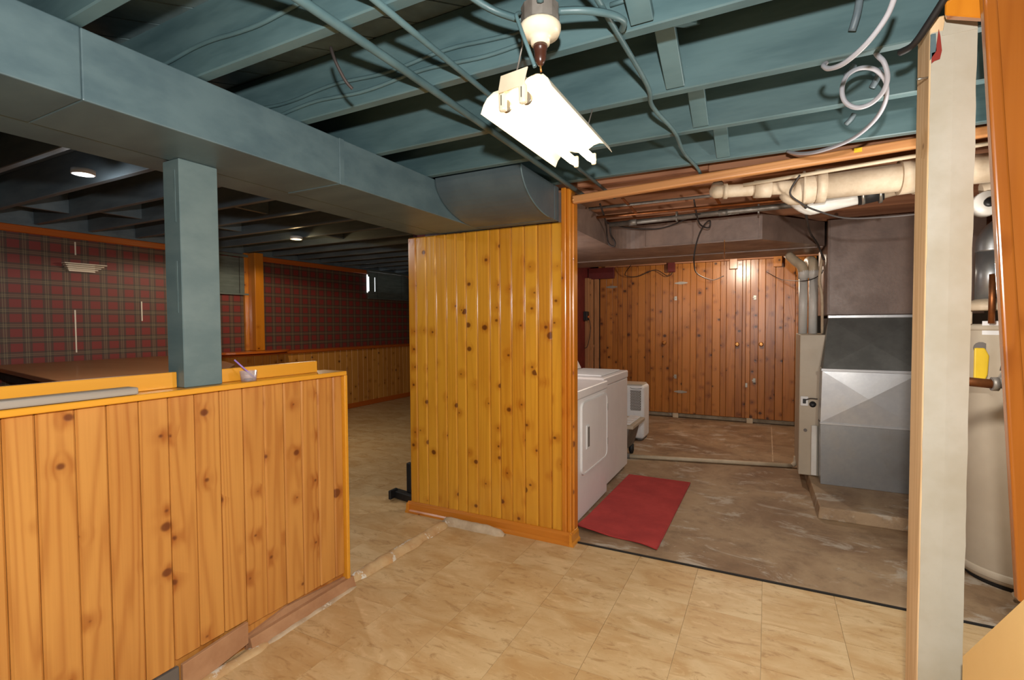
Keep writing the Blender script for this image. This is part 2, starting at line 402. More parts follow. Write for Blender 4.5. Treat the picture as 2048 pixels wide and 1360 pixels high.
# ------------------------------------------------------------------ CEILING
JB, JT = 2.25, 2.485
ceil = MB().box(-2.3, XR, YB, YF, 2.52, 2.55).build('ceiling', M_dark, kind='structure', label='teal painted open joist ceiling with diagonal plank subfloor')
def clip(poly, f):
    out = []
    for a, b in zip(poly, poly[1:]+poly[:1]):
        fa, fb = f(a), f(b)
        if fa >= 0: out.append(a)
        if fa*fb < 0: t = fa/(fa-fb); out.append((a[0]+(b[0]-a[0])*t, a[1]+(b[1]-a[1])*t))
    return out
pw = .142; rt2 = math.sqrt(.5)
for k in range(-60, 60):
    q0, q1 = k*pw+.004, (k+1)*pw-.004        # band across (1,-1)/sqrt2... planks run along (1,1)
    def pt(q, t): return (q*rt2+t*rt2, -q*rt2+t*rt2)
    poly = [pt(q0, -20), pt(q1, -20), pt(q1, 20), pt(q0, 20)]
    for f in (lambda p: p[0]+2.3, lambda p: XR-p[0], lambda p: p[1]-YB, lambda p: 4.4-p[1]): 
        poly = clip(poly, f) if poly else poly
    if len(poly) >= 3:
        MB().prism(poly, 'xy', JT+.001, JT+.02).build('plank', M_sub, ceil)
jy = [-.54, -.12, .31, .733, 1.09, 1.515, 1.965, 2.39, 2.875]
joists = {}
for y in jy:
    joists[y] = MB().box(-2.25, XR-.01, y-.042, y, JB, JT, .004).build('joist', M_teal, ceil)
for y in (3.33, 3.76, 4.19, 4.62, 5.05, 5.48, 5.9, 6.33, 6.76, 7.2, 7.6, 8.0):
    MB().box(-2.25, XR-.01, y-.042, y, JB+.01, JT, .004).build('joist', M_raw, ceil, label='unpainted brown joist')
for xa, xb, zb_ in ((-1.07, -.30, 2.253), (-.298, 1.6, 2.242)):
    MB().box(xa, xb, 2.992, 3.03, zb_, JT, .003).build('header', M_raw, ceil, label='unpainted brown header')
MB().box(-2.3, XR, 4.41, YF, JT+.001, JT+.02).build('subfloor_sheet', M_raw, ceil)
for (ya, yb, x) in ((1.965, 2.348, -.27), (2.39, 2.833, -.215), (1.515, 1.923, -.31), (1.09, 1.473, -.33)):
    MB().hexa([(x-.032, ya+.002, JT-.03), (x+.032, ya+.002, JT-.03), (x+.037, yb-.016, JB+.002), (x-.027, yb-.016, JB+.002),
               (x-.032, ya+.002, JT-.005), (x+.032, ya+.002, JT-.005), (x+.037, yb-.002, JB+.03), (x-.027, yb-.002, JB+.03)], .002).build('bridging', M_teal, ceil)
    MB().hexa([(x+.042, ya+.002, JB+.01), (x+.09, ya+.002, JB+.01), (x+.09, yb-.016, JT-.03), (x+.042, yb-.016, JT-.03),
               (x+.042, ya+.002, JB+.035), (x+.09, ya+.002, JB+.035), (x+.09, yb-.002, JT-.005), (x+.042, yb-.002, JT-.005)], .002).build('bridging', M_teal, ceil)
# far room ceiling
JL = 2.365
ceil2 = MB().box(XL, -2.3, YB, YF, 2.62, 2.65).build('ceiling', M_teal_d, kind='structure', label='dark joist ceiling of the plaid room')
for k in range(23):
    y = -1.2+k*.425
    MB().box(XL+.02, -2.3, y-.042, y, JL, 2.62, .004).build('joist', M_teal_d, ceil2)
for (x, k) in ((-5.6, 6), (-5.5, 7), (-5.2, 8), (-4.2, 5), (-4.0, 9), (-3.4, 6), (-5.0, 10), (-4.4, 12)):
    y = -1.2+k*.425
    MB().box(x-.02, x+.02, y, y+.383, JL+.03, 2.61, .003).build('blocking', M_teal_d, ceil2)
# beam along the opening, between the rooms
MB().box(-2.27, -2.085, YB, 2.93, 2.046, 2.36, .004).build('support_beam', M_duct, label='blue grey wooden beam behind the long trunk duct', cat='beam')

# ------------------------------------------------------------------ WALLS
def planks(parent, axis, face, back, seams, z0, z1, mat, bev=.004, gp=.0012, zf=None):
    for a, b in zip(seams, seams[1:]):
        m = MB(); zz0, zz1 = (zf(a, b) if zf else (z0, z1))
        f = face+random.uniform(-.0012, .0012)
        lo, hi = min(f, back), max(f, back)
        if axis == 'x': m.box(a+gp, b-gp, lo, hi, zz0, zz1, bev)
        else: m.box(lo, hi, a+gp, b-gp, zz0, zz1, bev)
        m.build('plank', mat, parent)
# enclosure that is never in view
MB().box(XR, XR+.1, YB, YF, 0, 2.6).build('wall_right', M_plain, kind='structure', label='plain wall on the right of the laundry')
MB().box(XL, XR, YB-.1, YB, 0, 2.65).build('wall_front', M_plain, kind='structure', label='plain wall behind the viewer')
# plaid wall of the far room
wl_ = MB().box(XL-.1, XL, YB, YF, 0, 2.62).build('wall_left', M_plaid, kind='structure', label='red and green plaid papered wall')
ys = [5.12]
while ys[-1] < 8.2: ys.append(ys[-1]+random.choice((.1, .115, .125, .135)))
low = [2.0+.12*k for k in range(27)]
planks(wl_, 'y', XL+.016, XL, [y for y in low if y < 5.1]+ys, .08, .985, M_wain)
for s0, s1, zz in ((YB, 8.28, 0),):
    MB().box(XL, XL+.024, s0, s1, 0, .085, .006).build('base_moulding', M_orange, wl_)
    MB().prism([(XL, .985), (XL+.05, .985), (XL+.062, 1.0), (XL+.05, 1.02), (XL, 1.035)], 'xz', s0, s1).build('chair_rail', M_orange, wl_)
MB().box(XL, XL+.012, YB, YF, 2.345, 2.62).build('header_board', M_teal_d, wl_)
MB().box(XL, XL+.03, 1.0, 3.62, 2.275, 2.345, .008).build('crown_strip', M_orange, wl_)
MB().box(XL, XL+.03, 4.40, 6.55, 2.275, 2.345, .008).build('crown_strip', M_orange, wl_)
MB().box(XL, XL+.03, 7.62, 8.28, 2.275, 2.345, .008).build('crown_strip', M_orange, wl_)
for (x, ya, yb) in ((150, 620, 705), (150, 484, 510), (283, 603, 642)):
    a, b = PX(x, ya, XL), PX(x, yb, XL)
    MB().box(XL, XL+.002, a.y-.006, a.y+.006, b.z, a.z).build('paper_seam', M_ventw, wl_)
wb = MB().box(XL, -2.55, YF, YF+.1, 0, 2.65).build('wall_back', M_plaid, kind='structure', label='end wall of the plaid room')
MB().box(XL+.07, -2.6, YF-.016, YF, 0, .985).build('wainscot_panel', M_wain, wb)
wbl = MB().box(-2.55, XR, YF, YF+.1, 0, 2.6).build('wall_back', M_plain, kind='structure', label='wall behind the laundry closet')
# wall between the rooms (laundry side is red)
wm = MB().box(-2.56, -2.52, 3.25, YF, 0, 2.5).build('wall_middle', M_red, kind='structure', label='dark red painted wall behind the washer')
for y in (7.44, 7.56):
    MB().box(-2.52, -2.46, y-.04, y+.03, 0, 2.1, .003).build('stud', M_studs, wm)
for x in (-2.50, -2.42):
    MB().box(x, x+.065, 7.56, 7.615, 0, 2.2, .003).build('stud', M_studs, wm)
MB().box(-2.51, -2.36, 7.57, 7.60, 1.02, 1.06, .002).build('cross_rail', M_studs, wm)
MB().box(-2.51, -2.10, 7.54, 7.585, 2.09, 2.26, .003).build('header_block', M_red, wm)

# partition of golden knotty pine facing the viewer
PYF = 2.93
wp = MB().box(-2.36, -1.10, PYF+.018, PYF+.10, 0.0, 2.035).build('wall_partition', M_trimz, kind='structure', label='golden knotty pine partition')
seams = [-2.362, -2.289, -2.198, -2.113, -2.026, -1.941, -1.862, -1.772, -1.672, -1.595, -1.507, -1.411, -1.317, -1.222, -1.150]
planks(wp, 'x', PYF, PYF+.018, seams, .02, 2.035, M_part, .008, .0008)
MB().box(-1.150, -1.118, PYF-.008, PYF+.06, .02, 2.245, .006, 2).build('corner_casing', M_trimz, wp)
MB().box(-1.118, -1.092, PYF+.004, PYF+.09, .02, 2.24, .006, 2).build('corner_casing', M_trimz, wp)
MB().box(-1.118, -1.084, PYF+.045, PYF+.115, .0, 2.20, .006, 2).build('corner_casing', M_trimz, wp)
MB().prism([(PYF, .0), (PYF-.034, 0), (PYF-.032, .014), (PYF-.022, .024), (PYF-.020, .062), (PYF-.010, .078), (PYF, .080)], 'yz', -2.38, -1.075).build('base_moulding', M_trimx, wp)
MB().prism([(-1.09, 0), (-1.062, 0), (-1.064, .014), (-1.072, .024), (-1.074, .064), (-1.082, .078), (-1.09, .08)], 'xz', PYF-.034, PYF+.10).build('base_moulding', M_trim, wp)
MB().prism([(-2.362, 0), (-2.39, 0), (-2.388, .014), (-2.38, .024), (-2.378, .064), (-2.37, .078), (-2.362, .08)], 'xz', PYF-.034, PYF+.10).build('base_moulding', M_trim, wp)

# half wall of honey pine on the left
hw = MB().box(-2.12, -2.0, YB, 1.911, .0, 1.136).build('wall_half', M_hw, kind='structure', label='honey pine half wall on the left')
seam = [.604, .679, .778, .865, .962, 1.06, 1.156, 1.256, 1.356, 1.455, 1.556, 1.653, 1.751, 1.85, 1.911]
while seam[0] > -1.2: seam.insert(0, seam[0]-(.1 if len(seam) % 2 else .092))
def zb(a, b):
    c = (a+b)/2
    z = .105 if c < 1.07 else (.125 if c < 1.36 else .098-(c-1.36)*.035)
    return z, 1.135
planks(hw, 'y', -1.984, -2.0, seam, 0, 1.138, M_hw, .006, .0010, zb)
MB().box(-2.13, -1.962, YB, 1.925, 1.136, 1.158, .003).build('cap_board', M_capy, hw)
MB().box(-2.13, -1.966, 1.912, 1.932, .03, 1.136, .003).build('end_casing', M_capy, hw)
# low painted boards and kerb at the foot of the half wall
MB().prism([(1.075, 0), (1.075, .108), (1.345, .128), (1.345, .035), (1.2, .01)], 'yz', -1.985, -1.968, .002).build('base_board', M_board, hw, label='dusty pinkish base board with a notch')
MB().prism([(1.345, 0), (1.345, .055), (1.55, .085), (1.945, .055), (1.945, 0)], 'yz', -2.0, -1.987).build('base_board', M_board, hw)
MB().prism([(-1.990, .0), (-1.990, .05), (-1.965, .052), (-1.955, .02), (-1.945, 0)], 'xz', 1.35, 1.95).build('base_board', M_board, hw)
MB().box(-2.0, -1.985, YB, 1.07, 0, .10).build('base_board', M_grey, hw)
def ridge(p0, p1, wd, h, n, name, mat, parent=None, **kw):
    p0, p1 = Vector(p0), Vector(p1); d = (p1-p0); L = d.length; d.normalize(); sd = Vector((d.y, -d.x, 0)); m = MB(); rows = []
    for i in range(n+1):
        t = i/n; ww = wd*(1+.45*(noise.noise(p0+d*t*L*9)))*(.45+.55*min(1, t*10, (1-t)*10)); hh = h*(1+.5*noise.noise(p0*3+d*t*L*14))*min(1, .25+t*12, .25+(1-t)*12)
        c = p0+d*t*L+sd*.006*noise.noise(p0+d*t*L*5)
        rows.append([c+sd*(ww*math.cos(a))+Vector((0, 0, max(-.002, hh*math.sin(a)-.002))) for a in [math.pi*k/8 for k in range(9)]])
    m.sheet(rows, 0); return m.build(name, mat, parent, **kw)
tr = thing('trim_1', 'broken painted mortar ridge across the floor opening', None, (-1.99, 2.4, 0), kind='structure')
ridge((-2.005, 1.955, 0), (-1.985, 2.86, 0), .044, .036, 50, 'mortar_ridge', M_curb, tr)
ridge((-2.03, 2.862, 0), (-1.53, 2.862, 0), .036, .046, 30, 'mortar_ridge', M_curbg, tr)
ridge((-1.955, .95, 0), (-1.948, 1.42, 0), .03, .016, 26, 'mortar_ridge', M_curb, tr)
ridge((-1.945, 1.40, 0), (-1.95, 1.95, 0), .02, .010, 26, 'mortar_ridge', M_curbg, tr)

# ------------------------------------------------------------------ WINDOWS WITH BLINDS (plaid wall)
def window(n, y0, y1, z0, z1, label, blabel, gaps):
    wn = MB().box(XL-.005, XL+.006, y0+.004, y1-.12, z0+.11, z1-.09).build('window_%d' % n, M_sky if gaps else M_dark, kind='structure', label=label)
    bl = thing('venetian_blind', blabel, 'blind', (XL+.03, (y0+y1)/2, z0))
    MB().box(XL+.012, XL+.05, y0, y1, z1-.035, z1, .003).build('head_rail', M_blind, bl)
    MB().box(XL+.016, XL+.046, y0, y1, z0, z0+.022, .003).build('bottom_rail', M_blind, bl)
    k = int((z1-z0-.06)/.021)
    for i in range(k):
        z = z0+.03+i*.021
        sl_ = MB()
        for ya, yb in (((y0+.03, y0+.166), (y0+.178, y1)) if gaps and 4 < i < k-4 else ((y0, y1),)):
            sl_.obox((XL+.03, (ya+yb)/2, z+.006), (.003, 0, .0118), (0, (yb-ya)/2, 0), (.0006, 0, -.0002))
        sl_.build('slat', M_blind, bl)
    for f in (.2, .8):
        MB().box(XL+.044, XL+.046, y0+(y1-y0)*f-.002, y0+(y1-y0)*f+.002, z0, z1).build('ladder_cord', M_dark, bl)
window(1, 3.62, 4.34, 1.80, 2.335, 'small basement window behind the nearer blind', 'dark green closed blind on plaid wall beside the blue grey post', False)
window(2, 6.57, 7.66, 1.85, 2.36, 'small basement window with daylight at its edge', 'dark green closed blind farther along the plaid wall', True)

# ------------------------------------------------------------------ CLOSET DOORS OF THE LAUNDRY BACK WALL
CY = 7.6; ksc = CY/8.27
def sx(v): return v*ksc
cw = MB().box(-2.36, .62, CY+.02, CY+.05, .07, 2.30).build('trim_2', M_dark, kind='structure', label='frame behind the laundry closet doors')
def cdoor(n, xs, label, hinge_x, knob_x, latch_x=None):
    xs = [sx(x) for x in xs]
    d = thing('door_%d' % n, label, None, ((xs[0]+xs[-1])/2, CY, .07), kind='structure')
    planks(d, 'x', CY, CY+.019, xs, .07, 2.26, M_closet, .004, .0014)
    for hx, hz in hinge_x:
        h = Vector((sx(hx), CY-.002, 1.4+(hz-1.4)*ksc))
        MB().prism([(h.x-.09, h.z-.006), (h.x-.02, h.z-.02), (h.x+.02, h.z-.02), (h.x+.09, h.z-.006), (h.x+.09, h.z+.006), (h.x+.02, h.z+.02), (h.x-.02, h.z+.02), (h.x-.09, h.z+.006)], 'xz', CY-.006, CY-.001).build('hinge', M_silver, d)
    for kx, kz in knob_x:
        MB().lathe([(.012, 0), (.012, -.015), (.028, -.022), (.030, -.034), (.018, -.044)], (sx(kx), CY, 1.4+(kz-1.4)*ksc), 'y', 16).build('knob', M_knob, d)
    for lx, lz in (latch_x or []):
        z = 1.4+(lz-1.4)*ksc; x = sx(lx)
        lt = MB().box(x-.018, x+.018, CY-.006, CY-.001, z-.03, z+.03, .002).build('latch', M_silver, d)
        MB().box(x-.028, x+.006, CY-.016, CY-.006, z-.008, z+.008, .002).build('latch_bolt', M_silver, lt)
cdoor(1, [-2.545, -2.43, -2.326, -2.24, -2.156, -2.08, -2.004, -1.90, -1.782, -1.70, -1.621, -1.51, -1.401], 'left run of brown pine closet boards behind the appliances', [(-2.34, 2.01)], [(-1.47, 1.08)])
cdoor(2, [-1.339, -1.27, -1.201, -1.08, -.99, -.858, -.756, -.641, -.556, -.43, -.333], 'wide middle pine closet door with two strap hinges', [(-1.22, 2.03), (-1.22, .30)], [(-.40, 1.07)], [(-1.30, 1.79), (-1.30, .54)])
cdoor(3, [-.117, -.024, .108, .211, .363, .48, .62], 'right pine closet door beside the furnace', [], [(-.075, 1.075)], [(-.165, .53), (-.165, 1.77)])
for (a, b) in ((-1.401, -1.339), (-.333, -.286), (-.286, -.224), (-.224, -.117)):
    MB().box(sx(a)+.0015, sx(b)-.0015, CY+.004, CY+.02, .07, 2.26, .003).build('stile', M_closet, cw)
for kx in (-.27,):
    MB().box(sx(kx)-.014, sx(kx)+.014, CY-.004, CY+.004, .50, .56, .002).build('latch', M_silver, cw)
for px in (1350, 1501):
    p = PZ(px, 836, 0); MB().box(p.x-.04, p.x+.04, CY+.006, CY+.06, 0, .075, .003).build('closet_foot', M_pvcc, cw)
MB().box(-2.36, .62, CY+.12, CY+.16, 0, .08).build('toe_board', M_curbg, cw)
MB().box(-2.36, .62, CY-.004, CY+.05, 2.262, 2.33).build('head_board', M_closet, cw)
for x in (-1.25, -.42, .12):
    MB().box(x-.05, x+.05, CY-.075, CY-.005, 2.14, 2.28, .004).build('ceiling_block', M_red if x < -1 else M_closet, cw)

# ------------------------------------------------------------------ DUCTS, POST, BEAM
TDX = -1.735
td = thing('trunk_duct', 'long blue grey trunk duct running over the half wall', 'duct', (-1.9, 1.3, 2.04))
for (a, b) in ((-1.3, .721), (.722, 1.688), (1.692, 3.04)):
    MB().box(-2.075, TDX, a, b, 2.042, 2.246, .004, 2).build('duct_section', M_duct, td)
for y in (1.69,):
    MB().box(-2.078, TDX+.004, y-.014, y+.014, 2.039, 2.247, .002).build('slip_joint', M_duct, td)
ed = thing('duct_elbow', 'blue grey curved duct elbow crossing above the pine partition', 'duct', (-1.4, 2.7, 2.04))
prof = [(2.91, 2.04)]
for k in range(13):
    a = math.pi/2*k/12
    prof.append((2.80-.40*math.sin(a), 2.25-.0-.21*math.cos(a)))
prof.append((2.91, 2.25))
MB().prism(prof, 'yz', TDX+.006, -1.168, .003).build('elbow_body', M_duct_d, ed)
for x in (-1.172,):
    m = MB()
    m.tube([(x, y, z) for (y, z) in prof[1:14]], .005, 6); m.build('edge_seam', M_duct, ed)
MB().box(TDX+.006, -1.165, 2.86, 2.925, 2.038, 2.249, .002).build('collar', M_duct_d, ed)

bp = thing('support_post', 'square blue grey painted post standing on the half wall cap', 'post', (-2.05, 1.2, 1.166))
MB().box(-2.112, -2.004, 1.130, 1.281, 1.159, 2.041, .003).build('post_board', M_postb, bp)
for z in (1.55, 1.9):
    MB().box(-2.04, -2.03, 1.1285, 1.131, z-.1, z+.1).build('side_scrape', M_postb, bp)
bb = thing('ledge_board', 'yellow pine upright board on the half wall cap left of the post', 'board', (-2.05, .4, 1.167))
MB().box(-2.07, -2.048, YB+.02, 1.127, 1.159, 1.220, .002).build('board_body', M_capy, bb)
bb = thing('ledge_board', 'yellow pine upright board on the half wall cap right of the post', 'board', (-2.05, 1.6, 1.167))
MB().box(-2.07, -2.048, 1.285, 1.808, 1.159, 1.216, .002).build('board_body', M_capy, bb)
gs = thing('wood_strip', 'weathered grey wooden strip lying on the half wall cap', 'strip', (-1.99, .4, 1.167))
MB().box(-2.038, -1.972, -.6, .957, 1.159, 1.184, .005, 2).build('strip_body', M_greywood, gs)

cup = thing('plastic_cup', 'small clear square plastic cup on the half wall cap', 'cup', (-1.996, 1.392, 1.159))
def cupshape():
    m = MB(); c = Vector((-1.996, 1.392, 1.159)); rows = []
    def ring(h, r): 
        out = []
        for k in range(20):
            a = 2*math.pi*k/20; q = (abs(math.cos(a))**4+abs(math.sin(a))**4)**-.25
            out.append(c+Vector((math.cos(a)*q*r*.92, math.sin(a)*q*r, h)))
        return out
    R = [ring(0, .022), ring(.0, .026), ring(.045, .031), ring(.045, .0295), ring(.004, .0245), ring(.004, .02)]
    vv = [[m.bm.verts.new(p) for p in r] for r in R]; fs = []
    for A, B in zip(vv, vv[1:]):
        for k in range(20):
            f = m.bm.faces.new((A[k], A[(k+1) % 20], B[(k+1) % 20], B[k])); f.smooth = True; fs.append(f)
    fs.append(m.bm.faces.new(vv[0])); fs.append(m.bm.faces.new(vv[-1])); bmesh.ops.recalc_face_normals(m.bm, faces=fs)
    return m
cupshape().build('cup_wall', M_cup, cup)
MB().lathe([(.0, 0), (.018, 0), (.019, .007), (.0, .008)], (-1.996, 1.392, 1.1635), 'z', 16).build('drink_dregs', M_dreg, cup)
st = MB().tube([PX(511, 757, -1.988), PX(469, 720, -2.012)], .0036, 10).build('drinking_straw', M_purple)
tag(st, 'purple drinking straw leaning in the clear cup', 'straw')

# ------------------------------------------------------------------ PLAID ROOM OBJECTS
tb = thing('bar_table', 'large brown table behind the half wall against the plaid wall', 'table', (-4.6, 2.2, 0))
zt = 1.056
poly = [(-6.15, 1.80), (-6.15, 3.12), (-6.12, 3.25), (-6.03, 3.34), (-5.9, 3.36), (-4.6, 2.98), (-4.2, 2.8), (-3.9, 2.55), (-3.2, 1.9), (-3.2, 1.42), (-3.9, 1.47)]
MB().prism(poly, 'xy', zt-.035, zt, .004).build('table_top', M_table, tb)
MB().prism([(x*.94-.28, y*.94+.15) for x, y in poly], 'xy', zt-.12, zt-.0355).build('apron', M_dark, tb)
for (x, y) in ((-5.9, 1.95), (-5.8, 3.1), (-4.4, 2.7), (-3.4, 1.6)):
    MB().box(x-.04, x+.04, y-.04, y+.04, 0, zt-.036, .004).build('leg', M_table, tb)
pc = thing('pine_column', 'amber pine column standing on the plaid wall ledge', 'column', (-6.1, 4.42, 1.036))
MB().box(-6.16, -6.02, 4.32, 4.45, 1.062, 2.36, .008, 2).build('column_shaft', M_trimz, pc)
MB().box(-6.198, -6.16, 4.27, 4.47, 1.062, 2.36, .004).build('backing_board', M_trimz, pc)
ld = thing('wall_ledge', 'rounded orange pine shelf under the pine column', 'shelf', (-6.0, 4.3, 1.036))
half = [(-6.135, 3.70)]+[(-6.135+.36*math.sin(math.pi*k/14), 4.28-.58*math.cos(math.pi*k/14)) for k in range(15)]
MB().prism(half, 'xy', 1.037, 1.061, .003).build('shelf_board', M_orange, ld)
vt = thing('wall_vent', 'ivory louvred wedge vent on the plaid wall', 'vent', (XL, 2.54, 1.95))
for i in range(5):
    t = i/4; z = 2.035-.018*i; y0, y1 = 2.36+.05*t, 2.715-.085*t
    MB().box(XL+.001, XL+.075-.012*i, y0, y1, z-.013, z-.003, .002).build('louvre', M_ventw, vt)
MB().box(XL+.001, XL+.018, 2.41, 2.63, 1.952, 2.03).build('back_plate', M_ventw, vt)
def puck(name, label, c, mat, r=.055):
    o = thing(name, label, 'light', c, None)
    MB().lathe([(r*.86, 0), (r*.86, .004), (0, .004)], c, 'z', 24).build('lens', mat, o)
    MB().lathe([(r*.88, 0), (r*1.1, 0), (r*1.1, .03), (0, .03), (0, .006), (r*.88, .006)], c, 'z', 24).build('housing', M_whitep, o)
puck('ceiling_puck_light', 'glowing cool white round puck light under the dark joists', (-3.76, 1.556, 2.334), M_puck)
puck('ceiling_puck_light', 'glowing warm round puck light on the dark ceiling near the pine column', (-4.58, 3.79, 2.334), M_puckw, .06)
for (x, y, pw_, cl) in ((-3.76, 1.556, 46, (.95, .97, 1)), (-4.58, 3.79, 72, (1, .84, .62))):
    o = point_light('puck_lamp', (x, y, 2.325), pw_, cl, .03); o.data.type = 'SPOT'; sp0 = bpy.data.lights[o.data.name]
    sp0.energy = pw_; sp0.spot_size = R_(172); sp0.spot_blend = .15; sp0.shadow_soft_size = .04
    point_light('puck_glow', (x, y, 2.312), 3.5, cl if y < 2 else (1, .70, .34), .03)
for o, lb in (((-3.85, 1.50, -3.68, 1.62), 'thin dark steel bracket of the cool puck light'),): pass
bf = thing('black_stand_foot', 'black steel tube foot with end cap beside the pine partition', 'stand', (-2.6, 3.07, 0))
MB().obox((-2.56, 3.10, .036), (.11, -.02, 0), (.006, .033, 0), (0, 0, .028), .004).build('foot_tube', M_black, bf)
MB().obox((-2.655, 3.075, .045), (.012, .0, 0), (.0, .045, 0), (0, 0, .035), .004).build('end_cap', M_black, bf)
for dy in (-.008, .010):
    MB().obox((-2.668, 3.07+dy, .05), (.0012, 0, 0), (0, .003, 0), (0, 0, .012)).build('white_mark', M_whitep, bf)
MB().box(-2.54, -2.50, 3.10, 3.14, .065, .30, .004).build('upright', M_black, bf)

# ------------------------------------------------------------------ DRYER AND WASHER
def rrect(y0, y1, z0, z1, r, n=6):
    pts = []
    for (cy, cz, a0) in ((y1-r, z1-r, 0), (y0+r, z1-r, 90), (y0+r, z0+r, 180), (y1-r, z0+r, 270)):
        for k in range(n+1):
            a = R_(a0+90*k/n); pts.append((cy+r*math.cos(a), cz+r*math.sin(a)))
    return pts
def ringp(m, pts, x0, x1, inset):
    cy = sum(p[0] for p in pts)/len(pts); cz = sum(p[1] for p in pts)/len(pts)
    hy = max(p[0] for p in pts)-cy; hz = max(p[1] for p in pts)-cz
    ins = [(cy+(p[0]-cy)*(1-inset/hy), cz+(p[1]-cz)*(1-inset/hz)) for p in pts]; n = len(pts)
    A = [m.bm.verts.new((x0, *p)) for p in pts]; B = [m.bm.verts.new((x1, *p)) for p in pts]
    D = [m.bm.verts.new((x1, *p)) for p in ins]; E = [m.bm.verts.new((x0, *p)) for p in ins]
    for P, Q in ((A, B), (B, D), (D, E)):
        for k in range(n): m.bm.faces.new((P[k], P[(k+1) % n], Q[(k+1) % n], Q[k]))
    bmesh.ops.recalc_face_normals(m.bm, faces=m.bm.faces); return m
DX = -1.165
dr = thing('clothes_dryer', 'white front loading dryer nearest the pine partition', 'dryer', (-1.53, 3.58, 0))
MB().box(-1.87, DX, 3.195, 3.975, .012, .865, .006, 2).build('body', M_white, dr)
MB().box(-1.88, DX+.008, 3.188, 3.98, .868, .932, .012, 3).build('top_lid', M_white, dr)
dd = MB().prism(rrect(3.325, 3.935, .325, .835, .05), 'yz', DX+.0005, DX+.012, .003, 2).build('door', M_white, dr)
ringp(MB(), rrect(3.318, 3.942, .318, .842, .055), DX+.0005, DX+.016, .012).build('door_rim', M_whitep, dd)
hd = MB().box(DX+.012, DX+.02, 3.405, 3.475, .49, .665, .006, 2).build('handle', M_whitep, dd, label='recessed white pull')
MB().box(DX+.0195, DX+.022, 3.43, 3.462, .505, .65, .003).build('handle_recess', M_grey, dd)
for z in (.72, .44): MB().box(DX+.001, DX+.016, 3.944, 3.958, z-.03, z+.03, .003).build('hinge', M_silver, dr)
MB().lathe([(.008, 0), (.008, .004), (.004, .005)], (DX, 3.22, .78), 'x', 12).build('corner_dot', M_dark, dr)
MB().prism([(-1.88, .935), (-1.62, .935), (-1.70, 1.06), (-1.74, 1.085), (-1.88, 1.09)], 'xz', 3.2, 3.97, .01, 2).build('control_console', M_white, dr)
for x in (-1.8, -1.22):
    for y in (3.24, 3.93): MB().lathe([(.018, 0), (.018, .013)], (x, y, 0), 'z', 12).build('foot', M_dark, dr)
WX = -1.20
ws = thing('washing_machine', 'white top loading washing machine beyond the dryer', 'washer', (-1.55, 4.4, 0))
MB().box(-1.88, WX, 4.0, 4.79, .03, .872, .006, 2).build('body', M_white, ws)
MB().box(-1.89, WX+.006, 3.995, 4.795, .875, .945, .012, 3).build('top_deck', M_white, ws)
MB().box(-1.62, -1.25, 4.10, 4.70, .946, .958, .005, 2).build('lid', M_whitep, ws)
MB().prism([(-1.89, .948), (-1.66, .948), (-1.72, 1.06), (-1.89, 1.10)], 'xz', 4.01, 4.78, .01, 2).build('control_console', M_white, ws)
MB().box(-1.86, WX-.03, 4.03, 4.76, .008, .03).build('base_frame', M_dark, ws)
for x in (-1.82, -1.25):
    for y in (4.06, 4.73): MB().lathe([(.018, 0), (.018, .01)], (x, y, 0), 'z', 12).build('foot', M_dark, ws)
# rug
rg = thing('laundry_rug', 'red flat rug on the concrete before the dryer', 'rug', (-.86, 3.85, 0))
n_, m_ = 16, 34; rows = []
for j in range(m_+1):
    t = j/m_; y = 3.15+1.372*t; row = []
    for i in range(n_+1):
        q = i/n_; x0 = -1.145+.03*t; x1 = -.592+.008*t
        edge = max(0, 1-t*6)
        z = .010+.006*edge*math.sin(q*9)+(.012*edge*(1-q)) + .0012*noise.noise(Vector((q*9, t*20, 0)))
        row.append(Vector((x0+(x1-x0)*q, y-.012*edge*math.sin(q*7)+ (.045*(1-q)-.055*q)*max(0, 1-t*1.4)*1.0, z)))
    rows.append(row)
MB().sheet(rows, .006).build('rug_pile', M_rug, rg)
m = MB()
brd = [r[0] for r in rows]+rows[-1][1:]+[r[-1] for r in rows[::-1]][1:]+rows[0][::-1][1:-1]
m.tube([p-Vector((0, 0, .003)) for p in brd]+[brd[0]-Vector((0, 0, .003))], .0055, 6); m.build('rug_binding', M_rugb, rg)
# dehumidifier
dh = thing('dehumidifier', 'white upright dehumidifier with a grille behind the washer', 'dehumidifier', (-1.5, 6.1, 0))
MB().box(-1.72, -1.285, 5.915, 6.22, .02, .66, .035, 4).build('casing', M_whitep, dh)
MB().box(-1.70, -1.31, 5.93, 6.2, .655, .675, .01, 2).build('top_panel', M_beige, dh)
gr = MB().box(-1.445, -1.32, 5.908, 5.914, .36, .60, .002).build('grille_panel', M_grey, dh)
m = MB()
for i in range(9):
    for j in range(16):
        x = -1.44+i*.0142+(.007 if j % 2 else 0); z = .368+j*.0148
        if x < -1.324: m.box(x-.0035, x+.0035, 5.9045, 5.9085, z-.0035, z+.0035)
m.build('grille_mesh', M_whitep, gr, kind='stuff')
m = MB().tube([(-1.45+.14*k/8, 5.913, .628-.012*math.sin(math.pi*k/8)) for k in range(9)], .003, 6); m.build('grip_line', M_grey, dh)
for x in (-1.66, -1.34): MB().box(x-.03, x+.03, 5.95, 6.2, 0, .022, .004).build('foot', M_grey, dh)
